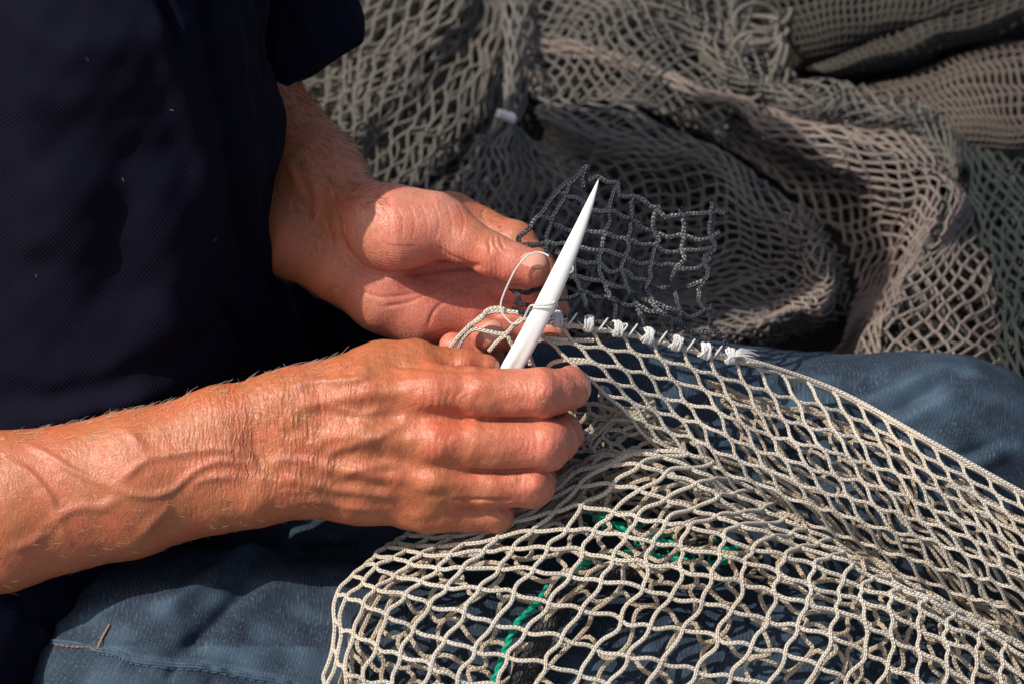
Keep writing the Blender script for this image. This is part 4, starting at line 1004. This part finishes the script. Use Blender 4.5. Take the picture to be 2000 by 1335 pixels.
# gathered rope of net running up from the tie, and the fan below it
sheet([[(960, -80, bw(-80, 70)), (1000, -80, bw(-80, 100)), (1050, -80, bw(-80, 60))], [(985, 80, bw(80, 70)), (1005, 80, bw(80, 110)), (1035, 80, bw(80, 60))],
       [(984, 225, bw(225, 90)), (990, 228, bw(225, 110)), (1000, 230, bw(230, 90))]], 3, 5, 4.2, [M_g2, M_g1], 2, None, warp=0.1)
sheet([[(984, 225, bw(225, 90)), (988, 228, bw(225, 105)), (994, 230, bw(230, 105)), (1000, 232, bw(230, 80))],
       [(900, 330, bw(330, 20)), (965, 340, bw(340, 90)), (1030, 340, bw(340, 60)), (1110, 320, bw(320, -10))],
       [(840, 450, bw(450, 0)), (950, 460, bw(460, 80)), (1060, 460, bw(460, 40)), (1200, 420, bw(420, -60))],
       [(800, 590, bw(590, 0)), (940, 600, bw(600, 60)), (1080, 600, bw(600, 20)), (1260, 560, bw(560, -100))],
       [(760, 740, bw(740, 0)), (940, 760, bw(760, 60)), (1100, 760, bw(760, 20)), (1300, 740, bw(740, -60))]], 10, 8, 4.1, [M_g2, M_g2], 2, folds(12, 2, nx=10, seed=8))
kn = []
for q in range(16):
    a = np.linspace(0, 5.5, 12); kn.append(np.stack([990 + (q - 8) * 1.9 + 3 * np.sin(a), 228 + (q - 8) * 0.7 + 10 * np.cos(a) * random.uniform(.5, 1), bw(228, 120) + 10 * np.sin(a)], 1))
v, f, u = tubes(kn, 2.8, 6); new_mesh('white_tie', v, f, M_white, heap, uv=u)
# right edge, greenish dark net
dk = thing('dark_green_net', 'nearly black green net slumped at the right edge behind the knee', 'fishing net', W((1980, 500, -1600)) * np.array([1, 1, 0]))
for L_ in range(3):
    gg = np.array([[(1830 + L_ * 8, 200, bw(200, 0)), (1900, 180, bw(180, -40)), (2000, 240, bw(240, -60)), (2150, 300, bw(300, -60))],
          [(1880, 340, bw(340, 20)), (1930, 340, bw(340, 30)), (2020, 380, bw(380, 0)), (2160, 420, bw(420, 0))],
          [(1910, 480, bw(480, 0)), (1960, 480, bw(480, 30)), (2050, 490, bw(490, 40)), (2180, 520, bw(520, 0))],
          [(1950, 620, bw(620, -20)), (2000, 600, bw(600, 30)), (2080, 600, bw(600, 60)), (2200, 640, bw(640, 0))],
          [(1960, 800, bw(800, -20)), (2020, 790, bw(790, 20)), (2100, 780, bw(780, 30)), (2220, 800, bw(800, 0))]], float)
    gg[..., 2] -= 36 * L_
    netting('netting', net_diag(Surf(gg, np.linspace(0, 9, 4), np.linspace(0, 12, 5)), 9, 12, sub=4, warp=0.3, wseed=L_, post=folds(14, 2, nx=9, seed=2 + L_), off=.3 * L_), 4.6, [M_g6, M_g6, M_g1][L_], dk, 5)
# fine meshed rolls, top right
def fine(name, label, grid, nx, ny, r, m_, seed):
    t_ = thing(name, label, 'fishing net', W((grid[0][0][0], grid[0][0][1], grid[0][0][2])) * np.array([1, 1, 0]), 'fine meshed nets rolled up behind')
    gg = np.asarray(grid, float); R_, C_ = gg.shape[:2]
    sf = Surf(gg, np.linspace(0, nx, C_), np.linspace(0, ny, R_))
    def po(p, x, y):
        p = p.copy(); p[..., 2] += 10 * noise(p, 240, seed); p[..., 0] += 5 * noise(p, 140, seed + 1); p[..., 1] += 5 * noise(p, 150, seed + 2); return p
    netting('netting', net_iso(sf, 0, nx, 0, ny, sub=3, wob=0.03, post=po, lift=1.5), r, m_, t_, 5)
    def po2(p, x, y):
        p = po(p, x, y); p[..., 2] -= 22; p[..., 0] += 6; p[..., 1] += 5; return p
    netting('netting', net_iso(sf, 0, nx, 0, ny, sub=3, wob=0.03, post=po2, lift=1.5), r, m_, t_, 5)
    # the packed layers inside the roll
    xs, ys = np.meshgrid(np.linspace(0, nx, 40), np.linspace(0, ny, 24)); P = sf(xs, ys); P[..., 2] -= 60
    n_ = np.arange(24 * 40).reshape(24, 40); q_ = np.stack([n_[:-1, :-1], n_[1:, :-1], n_[1:, 1:], n_[:-1, 1:]], -1).reshape(-1, 4)
    new_mesh('packed_layer', P.reshape(-1, 3), q_, M_heap, t_)
fine('fine_net_roll', 'olive fine meshed net roll lying at the very top right corner', [
    [(1440, -120, bw(-120, -60)), (1650, -160, bw(-160, -40)), (1850, -200, bw(-200, -40)), (2100, -240, bw(-240, -40))],
    [(1490, -20, bw(-20, 60)), (1680, -60, bw(-60, 100)), (1860, -90, bw(-90, 110)), (2100, -130, bw(-130, 110))],
    [(1530, 60, bw(60, 40)), (1690, 30, bw(30, 90)), (1850, -5, bw(-5, 100)), (2090, -60, bw(-60, 110))],
    [(1560, 120, bw(120, -60)), (1680, 90, bw(90, -20)), (1830, 50, bw(50, 0)), (2080, -20, bw(-20, 20))],
    [(1565, 140, bw(140, -200)), (1680, 120, bw(120, -180)), (1830, 80, bw(80, -170)), (2080, 10, bw(10, -150))]], 34, 18, 3.9, M_g4, 1)
fine('fine_net_roll', 'olive fine meshed net strip lying between the corner roll and the brown roll', [
    [(1560, 120, bw(120, -200)), (1680, 75, bw(75, -160)), (1820, 20, bw(20, -140)), (2040, -60, bw(-60, -140))],
    [(1590, 130, bw(130, 0)), (1700, 90, bw(90, 40)), (1840, 40, bw(40, 60)), (2040, -20, bw(-20, 60))],
    [(1620, 140, bw(140, 0)), (1720, 120, bw(120, 30)), (1850, 75, bw(75, 40)), (2040, 20, bw(20, 40))],
    [(1640, 150, bw(150, -160)), (1740, 140, bw(140, -160)), (1860, 100, bw(100, -150)), (2040, 50, bw(50, -150))]], 24, 9, 3.9, M_g4, 2)
fine('fine_net_roll', 'brown fine meshed net roll bulging at the right edge, below the olive rolls', [
    [(1600, 175, bw(175, -220)), (1740, 150, bw(150, -180)), (1860, 100, bw(100, -180)), (2000, 80, bw(80, -180)), (2180, 80, bw(80, -180))],
    [(1660, 190, bw(190, -60)), (1780, 160, bw(160, 0)), (1890, 130, bw(130, 40)), (2010, 110, bw(110, 60)), (2180, 110, bw(110, 60))],
    [(1720, 220, bw(220, -20)), (1830, 210, bw(210, 20)), (1920, 200, bw(200, 90)), (2030, 190, bw(190, 130)), (2180, 190, bw(190, 130))],
    [(1800, 270, bw(270, -20)), (1880, 260, bw(260, 10)), (1960, 265, bw(265, 60)), (2050, 265, bw(265, 90)), (2180, 270, bw(270, 90))],
    [(1850, 320, bw(320, -100)), (1910, 315, bw(315, -80)), (1970, 320, bw(320, -60)), (2060, 320, bw(320, -60)), (2180, 330, bw(330, -60))]], 30, 15, 3.8, M_g5, 3)
# dark mass of net filling the heap below the open meshes
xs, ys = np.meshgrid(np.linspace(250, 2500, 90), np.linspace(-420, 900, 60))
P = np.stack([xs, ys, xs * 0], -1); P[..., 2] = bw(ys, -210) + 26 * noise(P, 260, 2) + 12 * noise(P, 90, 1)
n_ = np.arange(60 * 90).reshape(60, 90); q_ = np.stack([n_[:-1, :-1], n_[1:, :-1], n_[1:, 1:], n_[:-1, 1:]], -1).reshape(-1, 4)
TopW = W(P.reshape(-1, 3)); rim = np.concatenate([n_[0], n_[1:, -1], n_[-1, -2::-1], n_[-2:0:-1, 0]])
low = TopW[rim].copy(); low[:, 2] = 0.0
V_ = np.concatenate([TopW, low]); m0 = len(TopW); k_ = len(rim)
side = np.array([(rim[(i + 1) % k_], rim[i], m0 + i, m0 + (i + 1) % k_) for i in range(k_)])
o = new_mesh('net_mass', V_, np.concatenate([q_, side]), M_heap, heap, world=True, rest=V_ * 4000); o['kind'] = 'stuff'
